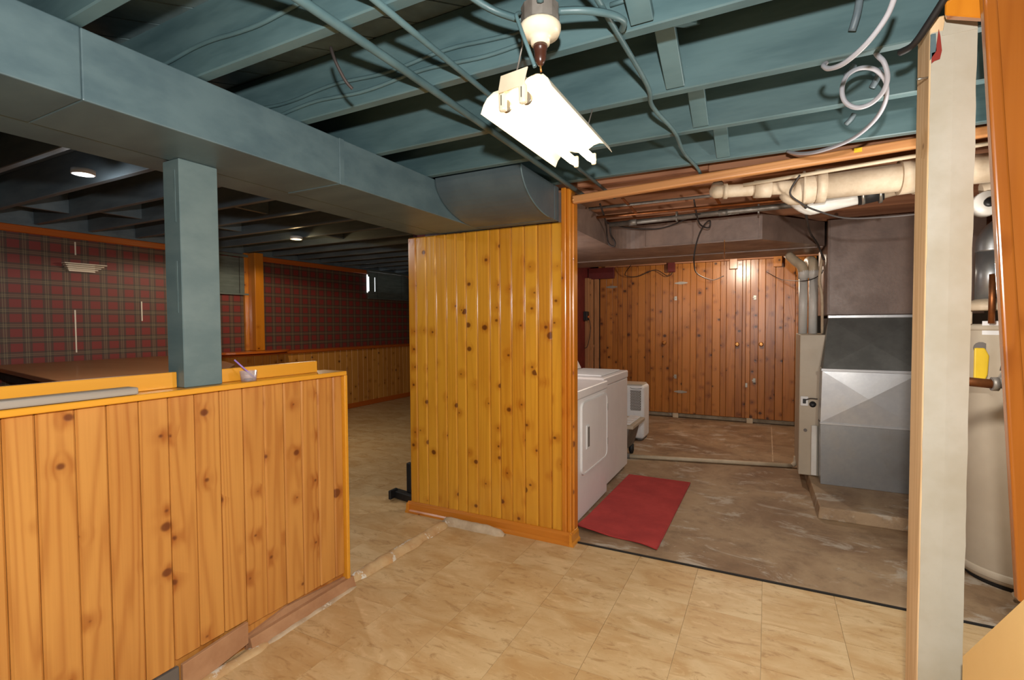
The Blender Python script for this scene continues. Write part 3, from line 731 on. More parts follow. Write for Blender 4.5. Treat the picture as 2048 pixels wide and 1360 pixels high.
# tub
tu = thing('drain_tub', 'tan grey plastic tub with a pale rimmed tray beyond the washer', 'tub', (-1.33, 5.1, 0))
MB().hexa([(-1.62, 4.96, .10), (-1.27, 4.96, .10), (-1.27, 5.36, .10), (-1.62, 5.36, .10), (-1.66, 4.92, .34), (-1.215, 4.92, .34), (-1.215, 5.42, .34), (-1.66, 5.42, .34)], .012, 2).build('tub_body', M_grey, tu)
MB().box(-1.68, -1.17, 4.90, 5.44, .342, .378, .008, 2).build('tray_rim', M_beige, tu)
for y in (4.99, 5.12, 5.25, 5.36): MB().box(-1.32, -1.21, y-.05, y+.05, .379, .392, .003).build('tray_insert', M_whitep, tu)
for x in (-1.55, -1.29):
    for y in (5.0, 5.32): MB().lathe([(.02, 0), (.03, .04), (.028, .099)], (x, y, 0), 'z', 12).build('caster', M_rubber, tu)
# floor drain pipe
fp = thing('floor_drain_pipe', 'thin cream plastic pipe crossing the concrete floor to the furnace', 'pipe', (-.5, 5.2, 0))
a, b = Vector((-1.28, 5.10, .022)), Vector((.225, 5.44, .022))
MB().tube([a, a.lerp(b, .33), a.lerp(b, .66), b], .020, 10).build('pipe_run', M_pvcc, fp)
MB().tube([b, b+Vector((.03, .02, .03)), b+Vector((.035, .03, .09))], .022, 10, 3).build('pipe_elbow', M_pvcc, fp)
MB().lathe([(.026, -.03), (.026, .03)], a, 'x', 12).build('coupling', M_grey, fp)

# ------------------------------------------------------------------ FURNACE
pad = thing('furnace_pad', 'low grey concrete pad under the furnace', 'pad', (.8, 4.8, 0))
MB().hexa([(.335, 4.10, 0), (1.55, 4.10, 0), (1.55, 5.9, 0), (.30, 5.9, 0), (.345, 4.115, .086), (1.55, 4.115, .086), (1.55, 5.9, .086), (.31, 5.9, .086)], .008, 2).build('pad_slab', M_conc, pad)
fu = thing('furnace', 'galvanized return box and beige furnace cabinet on the concrete pad', 'furnace', (.8, 5.0, .087))
FY = 4.70
def xbreak(m, v00, v10, v11, v01, bulge):          # cross-broken sheet metal face
    c = (v00+v10+v11+v01)/4+bulge
    vs_ = [m.bm.verts.new(v) for v in (v00, v10, v11, v01, c)]
    for k in range(4): m.bm.faces.new((vs_[k], vs_[(k+1) % 4], vs_[4]))
V = Vector
def sect(name, z0, z1, y0, y1, xa0, xb0, xa1, xb1, mat, bulge):
    m = MB(); yb = 5.3
    xbreak(m, V((xa0, y0, z0)), V((xb0, y0, z0)), V((xb1, y1, z1)), V((xa1, y1, z1)), V((0, bulge, 0)))
    f = [V((xa0, y0, z0)), V((xa0, yb, z0)), V((xa1, yb, z1)), V((xa1, y1, z1))]; m._add(f, [(0, 1, 2, 3)])
    f = [V((xb0, y0, z0)), V((xb0, yb, z0)), V((xb1, yb, z1)), V((xb1, y1, z1))]; m._add(f, [(3, 2, 1, 0)])
    m._add([V((xa1, y1, z1)), V((xb1, y1, z1)), V((xb1, yb, z1)), V((xa1, yb, z1))], [(0, 1, 2, 3)])
    m._add([V((xa0, y0, z0)), V((xb0, y0, z0)), V((xb0, yb, z0)), V((xa0, yb, z0))], [(3, 2, 1, 0)])
    m._add([V((xa0, yb, z0)), V((xb0, yb, z0)), V((xb1, yb, z1)), V((xa1, yb, z1))], [(3, 2, 1, 0)])
    return m.build(name, mat, fu)
sect('return_box', .088, .575, FY, FY, .398, 1.02, .392, 1.02, M_galv, -.001)
sect('cross_broken_panel', .590, 1.005, FY, FY, .392, 1.02, .400, 1.02, M_galv_l, -.016)
sect('sloped_transition', 1.025, 1.43, FY+.004, FY+.20, .404, 1.02, .455, 1.05, M_galv_d, -.012)
MB().box(.388, 1.022, FY-.006, FY+.03, .574, .591, .002).build('seam_flange', M_galv_l, fu)
MB().box(.392, 1.022, FY-.010, FY+.03, 1.004, 1.026, .002).build('seam_flange', M_galv_l, fu)
MB().box(.45, 1.055, FY+.19, FY+.225, 1.43, 1.456, .004).build('seam_flange', M_galv_l, fu)
cb = MB().box(.252, .80, 4.915, 5.62, .0875, 1.292, .006, 2).build('cabinet', M_beige, fu)
ob_ = MB().box(.262, .318, 4.904, 4.914, .685, .765, .002).build('switch_plate', M_whitep, fu)
MB().box(.278, .302, 4.899, 4.905, .705, .745, .002).build('switch', M_black, ob_)
MB().lathe([(.026, 0), (.026, -.002), (.0, -.002)], (.352, 4.9145, .70), 'y', 20).build('cable_hole', M_black, fu)
MB().tube([(.30, 4.905, .735), (.335, 4.89, .752), (.385, 4.89, .75)], .005, 6, 4).build('switch_cord', M_wire, fu)
MB().lathe([(.014, 0), (.014, -.008)], (.30, 4.914, .475), 'y', 12).build('plug_button', M_grey, fu)
MB().box(.343, .386, 4.880, 4.914, .10, .525, .004).build('wire_cover', M_pvc, fu)
def pvc_stack(name, x, lab, top):
    o = thing(name, lab, 'pipe', (x, 5.3, 1.293), None)
    MB().lathe([(.036, 1.294), (.036, 1.80)], (x, 5.3, 0), 'z', 16).build('riser', M_pvc, o)
    MB().lathe([(.042, 1.80), (.042, 1.87), (.036, 1.88)], (x, 5.3, 0), 'z', 16).build('socket', M_pvc, o)
    MB().tube([(x, 5.3, 1.86), (x+(top[0]-x)*.12, 5.305, 1.915), (x+(top[0]-x)*.5, 5.35, 1.965), top], [.042, .042, .040, .037], 14, 4).build('elbow', M_pvcc, o)
pvc_stack('vent_pipe', .292, 'left white plastic vent pipe rising from the furnace cabinet', (.17, 5.40, 2.035))
pvc_stack('vent_pipe', .372, 'right white plastic vent pipe rising from the furnace cabinet', (.345, 5.55, 1.985))
m = MB().tube([(.425, 5.05, 1.30), (.42, 5.06, 1.62), (.40, 5.07, 1.76), (.42, 5.06, 1.98)], .012, 8, 4)
tag(m.build('insulated_tube', M_curbg), 'pale insulated tube beside the right vent pipe', 'tube')

# brown ducts above the laundry
bd = thing('brown_duct', 'brown painted overhead duct turning round the laundry corner', 'duct', (-.6, 4.9, 2.05))
arc = [(-1.0+.19*math.cos(math.pi-math.pi/2*k/8)-.0, 4.21+.19*math.sin(math.pi-math.pi/2*k/8)) for k in range(9)]
outer = [(-1.19, 3.06), (-1.19, 4.15)]+arc+[(-.04, 4.40), (.42, 5.10), (.46, 5.02), (.46, 5.6), (-2.3, 5.6), (-2.3, 3.06)]
outer = [(-1.19, 3.06)]+arc+[(-.04, 4.40), (.43, 5.02), (.43, 5.6), (-2.3, 5.6), (-2.3, 3.06)]
MB().prism(outer, 'xy', 2.052, 2.252).build('duct_body', M_brown, bd)
for p, q in (((-1.0, 4.397), (-.04, 4.397)), ):
    MB().box(p[0], q[0], 4.392, 4.400, 2.052, 2.062).build('hem_strip', M_brown, bd)
for x in (-.955, -.06):
    MB().box(x-.006, x+.006, 4.393, 4.400, 2.062, 2.25).build('standing_seam', M_brown, bd)
MB().box(-2.25, .42, 5.06, 5.075, 2.044, 2.052).build('under_seam', M_brown, bd)
pl = thing('supply_plenum', 'brown painted plenum standing on the furnace', 'plenum', (.8, 5.2, 1.46))
MB().box(.445, 1.45, 4.935, 5.75, 1.458, 2.252, .004).build('plenum_box', M_brown, pl)
MB().box(.452, .462, 4.928, 4.936, 1.46, 2.25, .002).build('corner_seam', M_brown, pl)

# ------------------------------------------------------------------ PIPES AND RAIL
rl = thing('wood_rail', 'tan wooden rail spanning from the pine partition to the cream post', 'rail', (-.3, 2.93, 2.2))
a, b = V((-1.083, 2.96, 2.168)), V((1.1, 2.93, 2.242))
ax = (b-a)/2; MB().obox((a+b)/2, ax, V((0, .022, 0)), V((-.001, 0, .024)), .009, 3).build('rail_bar', M_rail, rl)
MB().lathe([(.016, 0), (.02, .008), (.012, .016)], (-1.084, 2.955, 2.168), 'x', 12).build('brass_bracket', M_knob, rl)
MB().obox((.38, 2.906, 2.222), (.016, 0, .0004), (0, .0012, 0), (0, 0, .010)).build('yellow_sticker', M_tag, rl)
def pipe(name, label, pts, r, mat, sub=0, cat='pipe', seg=10, group=None):
    o = MB().tube(pts, r, seg, sub).build(name, mat); return tag(o, label, cat, group)
pipe('conduit', 'slim pale conduit just under the wooden rail', [(-.12, 2.935, 2.128), (1.1, 2.915, 2.190)], .0095, M_pvcc)
ci = thing('drain_stack', 'cream painted cast iron drain pipe with hubs under the joists', 'pipe', (.4, 3.2, 2.1))
A, B_, D_, E_ = V((-.255, 2.96, 2.115)), V((.02, 3.02, 2.115)), V((.13, 3.045, 2.105)), V((1.6, 3.16, 2.125))
MB().tube([A+V((0, .11, .06)), A+V((-.004, .04, .02)), A, A+V((.03, .006, 0)), B_], .034, 12, 3).build('branch_pipe', M_cream, ci)
MB().tube([B_-V((.09, .018, 0)), B_-V((.01, .002, 0))], [.046, .048], 14).build('branch_hub', M_cream, ci)
MB().tube([A+V((.035, .006, 0)), A+V((.055, .01, 0))], .041, 12).build('branch_collar', M_cream, ci)
MB().tube([B_-V((.01, .002, 0)), B_+V((.05, .008, 0)), D_+V((-.02, 0, -.012)), D_+V((.05, .004, -.008)), D_+V((.12, .01, 0))], [.035, .040, .070, .080, .072], 16, 4).build('tee_body', M_cream, ci)
MB().tube([D_+V((.03, .0, -.005)), D_+V((.04, .0, -.005))], .088, 18).build('tee_hub_ring', M_cream, ci)
MB().tube([D_+V((.085, .008, 0)), D_+V((.13, .012, 0))], .086, 18).build('tee_hub_ring', M_cream, ci)
MB().tube([D_+V((.1, .01, 0)), E_], .068, 18).build('main_pipe', M_cream, ci)
F_ = D_.lerp(E_, .30)
MB().tube([F_, F_.lerp(E_, .06)], [.086, .083], 18).build('pipe_hub', M_cream, ci)
MB().tube([F_.lerp(E_, .06), F_.lerp(E_, .08)], [.089, .089], 18).build('pipe_hub', M_cream, ci)
MB().tube([F_.lerp(E_, .08), F_.lerp(E_, .10)], [.078, .074], 18).build('pipe_hub', M_cream, ci)
wv = thing('plastic_drain', 'white plastic drain with a black rubber coupling below the cast iron pipe', 'pipe', (.4, 3.25, 2.0))
G0, G1 = V((.20, 3.24, 2.045)), V((.44, 3.22, 2.075))
MB().tube([G0+V((-.07, .0, .09)), G0+V((-.055, 0, .045)), G0, G0+V((.05, -.004, .002)), G1], .047, 14, 3).build('white_pipe', M_pvc, wv)
MB().tube([G1-V((.02, -.001, .003)), G1+V((.09, -.008, .012))], .053, 14).build('rubber_coupling', M_rubber, wv)
for t in (0, .075): MB().tube([G1+V((t-.006, 0, .011*t)), G1+V((t+.008, -.001, .002+.011*t))], .056, 14).build('clamp_band', M_silver, wv)
MB().tube([G1+V((.09, -.008, .012)), G1+V((.3, -.03, .05)), G1+V((.8, -.06, .08))], .046, 14).build('cream_pipe', M_cream, wv)
pipe('copper_pipe', 'copper water pipe running beneath the brown duct top', [(-1.14, 3.62, 2.19), (.12, 3.72, 2.195), (1.4, 3.78, 2.2)], .011, M_copper)
pipe('steel_pipe', 'thin dark steel pipe behind the copper pipe', [(-1.16, 3.50, 2.232), (1.3, 3.62, 2.24)], .010, M_steel)
gp = thing('galvanized_pipe', 'grey galvanized pipe along the brown duct face', 'pipe', (-.5, 3.95, 2.2))
g0, g1 = V((-1.14, 3.97, 2.195)), V((.6, 3.93, 2.205))
MB().tube([g0, g1], .020, 12).build('pipe_run', M_steel, gp)
for t in (.09, .47): MB().tube([g0.lerp(g1, t), g0.lerp(g1, t+.035)], .024, 12).build('coupling', M_steel, gp)
for t in (.3, .62): MB().box(*[g0.lerp(g1, t).x-.006, g0.lerp(g1, t).x+.006], 3.94, 3.99, 2.17, 2.245, .002).build('hanger', M_steel, gp)
for i, (x, lab) in enumerate(((-.87, 'rusty strap hanger at the left of the laundry pipes'), (-.31, 'rusty strap hanger near the cream pipe end'), (-.1, 'rusty strap hanger under the cream branch pipe'))):
    tag(MB().obox((x, 3.52, 2.225), (.010, .0, 0), (.02, .11, -.03), (0, .0006, .0025)).build('strap_hanger', M_copper), lab, 'hanger')
# dark wires in the laundry
def wire(name, label, pts, r, mat, sub=6, seg=6):
    return tag(MB().tube(pts, r, seg, sub).build(name, mat), label, 'cable')
wire('loose_cable', 'dark loose cable drooping along the brown duct', [PY(1208, 440, 4.0), PY(1222, 448, 4.05), PY(1260, 456, 4.2), PY(1310, 458, 4.3), PY(1345, 450, 4.3), PY(1380, 434, 4.0), PY(1400, 428, 3.9)], .006, M_wire)
wire('loose_cable', 'knotted dark cable hanging at the left corner of the brown duct', [PY(1200, 408, 3.4), PY(1212, 445, 3.8), PY(1214, 470, 4.0), PY(1218, 488, 4.0), PY(1228, 492, 4.0), PY(1230, 484, 4.0), PY(1222, 470, 4.02), PY(1220, 455, 4.02)], .007, M_wire)
wire('loose_cable', 'dark looped cable hanging in front of the brown duct centre', [PY(1388, 400, 3.6), PY(1396, 440, 3.95), PY(1404, 452, 4.1), PY(1418, 455, 4.15), PY(1420, 442, 4.15), PY(1410, 448, 4.2), PY(1398, 470, 4.3), PY(1390, 500, 4.35), PY(1388, 525, 4.5), PY(1395, 548, 5.7), PY(1425, 560, 6.6), PY(1447, 552, 6.9)], .006, M_wire)
wire('loose_cable', 'dark cable draping below the cast iron pipe to the right', [PY(1600, 350, 2.9), PY(1580, 385, 2.93), PY(1600, 405, 2.95), PY(1630, 420, 2.96), PY(1690, 436, 2.96), PY(1770, 434, 2.96), PY(1835, 428, 2.95)], .005, M_wire)
wire('loose_cable', 'dark cable pair falling from the pipe to the furnace duct edge', [PY(1612, 405, 3.1), PY(1612, 430, 3.4), PY(1620, 465, 4.2), PY(1636, 490, 4.9), PY(1648, 520, 4.95)], .008, M_wire)
wire('pull_chain', 'thin pull chain hanging before the closet doors', [PY(1449, 480, 4.36), PY(1449, 512, 4.6), PY(1448, 530, 5.65)], .003, M_knob)
wire('loose_cable', 'thin dark wire sagging along the top of the left closet boards', [PY(1262, 530, 7.4), PY(1250, 550, 7.55), PY(1275, 553, 7.55), PY(1310, 540, 7.55), PY(1335, 552, 7.55), PY(1345, 545, 7.55)], .006, M_wire)
wire('loose_cable', 'thin dark wire looping round the vent pipes', [PY(1535, 545, 7.5), PY(1560, 558, 7.0), PY(1600, 562, 5.25), PY(1625, 558, 5.25), PY(1642, 548, 5.2), PY(1646, 540, 5.1)], .004, M_wire)
wl2 = thing('wall_outlet_box', 'black outlet box with an orange plug on the red wall', 'outlet', PX(1171, 630, -2.5))
p = PX(1171, 632, -2.5)
MB().box(-2.519, -2.46, p.y-.05, p.y+.05, p.z-.07, p.z+.07, .004).build('outlet_box', M_black, wl2)
MB().box(-2.46, -2.445, p.y-.02, p.y+.02, p.z-.03, p.z+.0, .004).build('plug', M_orange, wl2)
MB().tube([(-2.45, p.y, p.z-.02), (-2.43, p.y+.03, p.z-.2), (-2.46, p.y-.01, p.z-.45), (-2.5, p.y-.04, p.z-.5)], .006, 6, 5).build('plug_cord', M_wire, wl2)

# ------------------------------------------------------------------ CONDUITS AND CABLES UNDER THE TEAL JOISTS
cg = None
pipe('ceiling_conduit', 'thick teal painted conduit clamped under the joists, leftmost of three', [(-1.10, -.6, 2.236), (-1.07, 1.3, 2.236), (-1.075, 2.4, 2.236), (-1.075, 3.28, 2.235)], .0135, M_teal, 0)
for y in (1.2, 1.7):
    pass
pipe('ceiling_conduit', 'thinner teal painted conduit passing behind the shop light', [(-.905, -.6, 2.240), (-.915, 1.6, 2.240), (-.915, 3.3, 2.238)], .0095, M_teal, 0)
pipe('ceiling_cable', 'wavy teal painted cable running past the porcelain lampholder to the rail', [(-.42, .5, 2.242), (-.40, 1.29, 2.242), (-.385, 1.8, 2.240), (-.405, 2.0, 2.242), (-.37, 2.3, 2.238), (-.375, 2.6, 2.242), (-.345, 2.9, 2.240), (-.335, 3.05, 2.215)], .0085, M_teal, 6)
def jc(name, y, z, x0, x1, lab, ph):
    pts = [(x0+(x1-x0)*t/14, y-.0425-.007, z+.008*math.sin(t*1.3+ph)) for t in range(15)]
    return pipe(name, lab, pts, .007, M_teal, 3, 'cable', 6)
jc('joist_cable', 1.515, 2.345, -2.2, -.62, 'upper painted cable stapled to the second joist face left of the lampholder', .3)
jc('joist_cable', 1.515, 2.300, -2.2, -.62, 'lower painted cable stapled to the second joist face left of the lampholder', 1.5)
jc('joist_cable', 1.09, 2.335, -2.2, -.6, 'painted cable stapled to the nearer joist face by the trunk duct', 2.1)
jc('joist_cable', 1.515, 2.33, -.42, 1.6, 'painted cable stapled to the second joist face right of the lampholder', .8)
wire('cut_cable', 'short cut cable end hanging down from a joist at left', [PZ(662, 95, 2.254), PZ(663, 100, 2.24), PZ(672, 125, 2.20), PZ(690, 160, 2.16), PZ(705, 178, 2.14)], .005, M_wire)
# lampholder
LX, LY = -.552, 1.255
lh = thing('porcelain_lampholder', 'cream porcelain lampholder on a round junction box with brown adapter', 'lampholder', (LX, LY, 2.13))
MB().lathe([(.0, 2.249), (.052, 2.249), (.052, 2.205), (.0, 2.205)], (LX, LY, 0), 'z', 12, False).build('junction_box', M_steel, lh)
MB().lathe([(.052, 2.204), (.056, 2.198), (.056, 2.190), (.050, 2.176), (.034, 2.170), (.027, 2.164), (.025, 2.152), (.0, 2.152)], (LX, LY, 0), 'z', 24).build('porcelain_base', M_porc, lh)
MB().lathe([(.019, 2.151), (.019, 2.140), (.0165, 2.137), (.017, 2.130), (.0155, 2.122), (.0165, 2.118), (.012, 2.106), (.007, 2.098), (.0, 2.096)], (LX, LY, 0), 'z', 16).build('plug_adapter', M_brownp, lh)
MB().tube([(LX, LY, 2.097), (LX+.002, LY, 2.080)], .003, 6).build('pull_chain', M_knob, lh)
for k in range(2):
    MB().lathe([(.006, 0), (.006, -.002), (0, -.003)], (LX+.03*(1-2*k), LY-.022, 2.185), 'z', 10).build('screw', M_silver, lh)
wire('lampholder_cable', 'painted cable curling into the junction box from the left', [(-.80, .9, 2.26), (-.76, 1.10, 2.30), (-.69, 1.22, 2.27), (-.605, LY, 2.232)], .010, M_teal)
wire('lampholder_cable', 'painted cable looping out of the junction box to the right', [(-.498, LY, 2.226), (-.44, LY+.02, 2.222), (-.385, LY+.07, 2.225), (-.36, LY+.13, 2.232), (-.38, LY+.19, 2.243)], .010, M_teal)
wire('lampholder_cable', 'painted cable leaving the back of the junction box upward', [(-.53, LY-.05, 2.232), (-.50, 1.14, 2.30), (-.46, 1.12, 2.42), (-.46, 1.12, 2.48)], .010, M_teal)
wire('lamp_cord', 'grey lamp cord hanging from the junction box across the porcelain base', [PY(1040, 26, 1.215), PY(1033, 30, 1.19), PY(1036, 42, 1.185), PY(1046, 70, 1.185), PY(1058, 102, 1.19), PY(1070, 134, 1.195)], .0055, M_teal)
# shop light
sl = thing('shop_light', 'white hanging fluorescent shop light with two glowing tubes', 'light', (-.67, 1.65, 2.06))
u_pts = [-.134, -.130, -.122, -.106, -.080, -.052, -.034, -.020, 0, .020, .034, .052, .080, .106, .122, .130, .134]
h_pts = [-.004, .004, .020, .036, .046, .044, .036, .032, .032, .032, .036, .044, .046, .036, .020, .004, -.004]
y0s, y1s = 1.318, 1.965
rows = []
for k in range(9):
    t = k/8; y = y0s+(y1s-y0s)*t; cx = -.665-.014*t; zc = 2.056+.016*t
    rows.append([V((cx+u, y-.035*u/.13*(1-.0*t), zc+h)) for u, h in zip(u_pts, h_pts)])
MB().sheet(rows, .0016).build('reflector', M_refl, sl)
MB().hexa([(-.705, 1.312, 2.091), (-.625, 1.300, 2.091), (-.639, 1.952, 2.107), (-.719, 1.964, 2.107), (-.697, 1.312, 2.122), (-.633, 1.300, 2.122), (-.647, 1.952, 2.138), (-.711, 1.964, 2.138)], .002).build('ballast_channel', M_porc, sl)
MB().hexa([(-.712, 1.306, 2.078), (-.622, 1.292, 2.078), (-.622, 1.297, 2.078), (-.712, 1.311, 2.078), (-.702, 1.306, 2.126), (-.608, 1.292, 2.126), (-.608, 1.297, 2.126), (-.702, 1.311, 2.126)], .001).build('end_plate', M_porc, sl)
for u in (-.040, .036):
    cx = -.665+u; yy = 1.328-.035*u/.13
    sk = MB().box(cx-.012, cx+.012, yy-.024, yy-.002, 2.030, 2.086, .008, 2).build('lamp_socket', M_porc, sl)
    MB().box(cx-.0012, cx+.0012, yy-.0255, yy-.0235, 2.045, 2.075).build('socket_slot', M_black, sk)
    MB().tube([(cx, yy-.001, 2.054), (cx, yy+.016, 2.054)], .0175, 14).build('tube_cap', M_silver, sl)
    MB().tube([(cx, yy+.016, 2.054), (cx-.012, 1.95, 2.069), (cx-.0122, 1.99, 2.069)], [.014, .016, .012], 14).build('fluorescent_tube', M_tube, sl)
    MB().box(cx-.022, cx-.002, 1.992, 2.004, 2.052, 2.10, .006, 2).build('lamp_socket', M_porc, sl)
for (x, y) in ((-.655, 1.315), (-.66, 1.93)):
    MB().tube([(x, y, 2.125), (x+.02, y, 2.2), (x+.035, y-.04*(y < 1.6), 2.247)], .0025, 6).build('hanging_wire', M_steel, sl)

# grey looping cable at right
gc = pipe('grey_cable', 'light grey cable sweeping down and coiling under the right joists',
     [PY(1795, -25, 1.45), PY(1775, 30, 1.5), PY(1735, 85, 1.55), PY(1690, 125, 1.62), PY(1660, 137, 1.68), PY(1647, 132, 1.72), PY(1652, 126, 1.76)], .0068, M_gcable, 7, 'cable', 8)
pipe('grey_cable', 'light grey cable loop hanging beside the cream post',
     [PY(1735, 100, 1.99)+V((0, .01, .12)), PY(1740, 100, 1.985)+V((0, 0, .03)), PY(1753, 108, 1.96), PY(1768, 125, 1.95), PY(1775, 155, 1.97), PY(1765, 185, 2.0), PY(1740, 208, 2.03), PY(1712, 215, 2.03), PY(1690, 203, 2.03), PY(1684, 178, 2.03), PY(1695, 150, 2.05), PY(1722, 136, 2.08), PY(1752, 140, 2.1), PY(1772, 165, 2.14), PY(1770, 205, 2.2), PY(1745, 245, 2.3), PY(1700, 280, 2.45), PY(1640, 302, 2.6), PY(1600, 307, 2.72), PY(1575, 303, 2.8)], .0075, M_gcable, 6, 'cable', 8)
for i, (x, ya, yb, Y, lab) in enumerate(((1712, -5, 62, 1.90, 'stub of dark armoured cable entering the joist at top right'), (1700, 130, 150, 2.33, 'short dark cable stub above the grey loop'), (1752, 140, 175, 2.33, 'dark cable stub behind the grey loop'), (1700, 228, 248, 2.80, 'dark cable stub beneath the grey loop'))):
    wire('armoured_cable', lab, [PY(x+8, ya, Y-.02), PY(x+2, (ya+yb)/2, Y-.02), PY(x-8, yb, Y-.005)], .011, M_teal_d, 4, 8)
wire('black_cable', 'black cable sweeping to the top of the cream post', [PY(1900, -20, 1.7), PY(1862, 40, 1.75), PY(1828, 88, 1.8), PY(1800, 105, 1.84)], .010, M_rubber)

# ------------------------------------------------------------------ CREAM POST, RIGHT SIDE
cp = thing('cream_post', 'chipped cream painted square post at the right', 'post', (.45, 1.86, 0))
MB().hexa([(.398, 1.800, 0), (.500, 1.800, 0), (.500, 1.93, 0), (.398, 1.93, 0), (.398, 1.800, 2.248), (.500, 1.800, 2.248), (.500, 1.93, 2.248), (.398, 1.93, 2.248)], .004, 2).build('post_core', M_rough, cp)
m = MB(); n = 40; rows = []
for k in range(n+1):
    z = 2.205*k/n; e = .0018*noise.noise(V((0, 0, z*14))); e2 = .0022*noise.noise(V((5, 0, z*11)))
    rows.append([V((.401+e, 1.7985, z)), V((.45, 1.797, z)), V((.4995+e2, 1.7985, z))])
m.sheet(rows, .002, False); m.build('cream_paint_face', M_post, cp)
MB().prism([(.4985, 2.19), (.4985, 2.236), (.478, 2.232), (.472, 2.246), (.452, 2.244), (.448, 2.238), (.430, 2.236), (.424, 2.19)], 'xz', 1.7965, 1.7995).build('paint_flake', M_post, cp)
MB().prism([(.402, 2.12), (.408, 2.125), (.420, 2.128), (.424, 2.15), (.420, 2.19), (.416, 2.21), (.412, 2.17), (.410, 2.15), (.402, 2.148)], 'xz', 1.7945, 1.797).build('red_primer_patch', M_redchip, cp)
MB().prism([(.3985, 2.13), (.412, 2.152), (.410, 2.20), (.3985, 2.20)], 'xz', 1.7945, 1.7968).build('bare_patch', M_duct, cp)
MB().tube([(.372, 1.80, 2.085), (.398, 1.81, 2.088)], .003, 6).build('nail', M_silver, cp)
pb = thing('pine_casing', 'leaning amber pine casing board at the right edge', 'board', (.6, 1.65, .6))
for (xa, xb, yy, bb_) in (((.466, .492, 1.642, .006)), ((.490, .60, 1.650, .004))):
    dxb = .065 if bb_ == .006 else .067
    z0_, z1_ = (.705, 2.245)
    t0 = (2.19-z0_)/1.47*.092; 
    def xo(x, z): return x+(2.193-z)*.0626
    w2 = .030 if bb_ == .006 else .11
    MB().hexa([(xo(xa, z0_), yy, z0_), (xo(xb, z0_)+.012, yy, z0_), (xo(xb, z0_)+.012, yy+.03, z0_), (xo(xa, z0_), yy+.03, z0_),
               (xo(xa, z1_), yy, z1_), (xo(xb, z1_), yy, z1_), (xo(xb, z1_), yy+.03, z1_), (xo(xa, z1_), yy+.03, z1_)], bb_, 3).build('casing_board', M_casing, pb)
pt_ = thing('pine_brace', 'short diagonal pine brace above the cream post', 'brace', (.5, 1.6, 2.2))
MB().hexa([(.41, 1.72, 2.21), (.49, 1.685, 2.16), (.50, 1.71, 2.16), (.42, 1.75, 2.21), (.41, 1.72, 2.246), (.49, 1.685, 2.246), (.50, 1.71, 2.246), (.42, 1.75, 2.246)], .003).build('brace_body', M_trimz, pt_)
sp_ = thing('stair_panel', 'tan painted panel with a sloping top edge, bottom right corner', 'panel', (.47, 1.2, 0))
MB().prism([(1.621, 0), (1.621, .552), (1.25, .91), (.60, 1.2), (.60, 0)], 'yz', .45, .475, .003).build('panel_sheet', M_tan, sp_)
# water heater
hc = V((1.235, 3.62, 0)); hr = .262
wh = thing('water_heater', 'tall beige water heater between the cream post and pine casing', 'water heater', (hc.x, hc.y, 0))
MB().lathe([(hr-.01, .03), (hr, .05), (hr, 1.36), (hr-.006, 1.372), (0, 1.372)], hc, 'z', 48).build('tank', M_beige, wh)
MB().lathe([(hr-.03, 0), (hr-.03, .03), (0, .03)], hc, 'z', 32).build('base_ring', M_dark, wh)
MB().lathe([(hr+.002, .05), (hr+.005, .055), (hr+.005, .085), (hr+.002, .09)], hc, 'z', 48).build('skirt_band', M_beige, wh)
MB().lathe([(hr+.002, 1.35), (hr+.004, 1.36), (hr+.004, 1.376), (hr-.02, 1.384), (0, 1.386)], hc, 'z', 48).build('top_cap', M_beige, wh)
fx = PY(1976, 600, 3.55)
MB().lathe([(.12, 1.455), (.135, 1.46), (.135, 1.49), (.065, 1.52)], (fx.x+.02, 3.55, 0), 'z', 28).build('draft_hood', M_cream, wh)
for dx in (-.09, .09): MB().tube([(fx.x+.02+dx, 3.55, 1.385), (fx.x+.02+dx, 3.55, 1.458)], .008, 8).build('hood_leg', M_cream, wh)
MB().tube([(fx.x+.01, 3.55, 1.51), (fx.x+.01, 3.55, 1.78)], .064, 20).build('flue_pipe', M_galv, wh)
MB().tube([(fx.x+.01, 3.55, 1.77), (fx.x+.015, 3.55, 1.83), (fx.x+.05, 3.56, 1.88), (fx.x+.13, 3.58, 1.92), (fx.x+.4, 3.62, 1.95)], .067, 20, 4).build('flue_elbow', M_galv, wh)
p = PY(1984, 600, 3.40)
MB().tube([(p.x, 3.40, 1.387), (p.x, 3.40, 1.64)], .014, 10).build('water_pipe', M_copper, wh)
MB().tube([(p.x, 3.40, 1.63), (p.x+.2, 3.42, 1.632)], .012, 10).build('water_pipe', M_steel, wh)
MB().tube([(p.x+.05, 3.42, 1.64), (p.x+.055, 3.43, 2.2)], .013, 10).build('water_pipe', M_cream, wh)
def on_tank(px, py): 
    d = ray(px, py); d2 = V((d.x, d.y, 0)); o2 = V((0, 0, 0))-V((hc.x, hc.y, 0))
    A_, B2, C2 = d2.dot(d2), 2*o2.dot(d2), o2.dot(o2)-hr*hr
    t = (-B2-math.sqrt(max(0, B2*B2-4*A_*C2)))/(2*A_); return V((0, 0, CAM_Z))+d*t
p = on_tank(2000, 656); nrm = V((p.x-hc.x, p.y-hc.y, 0)).normalized(); tg = V((-nrm.y, nrm.x, 0))
m = MB(); rows = []
for zz in (p.z-.036, p.z+.036):
    rows.append([hc+V((math.cos(a), math.sin(a), 0))*(hr+.0015)+V((0, 0, zz)) for a in [math.atan2(nrm.y, nrm.x)+q for q in (-.30, -.15, 0, .15, .30)]])
m.sheet(rows, .001); m.build('rating_label', M_whitep, wh)
p = on_tank(1958, 695)
MB().lathe([(.022, 0), (.022, -.02), (.03, -.022), (.03, -.03)], p, 'y', 14).build('relief_valve', M_grey, wh)
q = p+V((-.004, -.045, -.02))
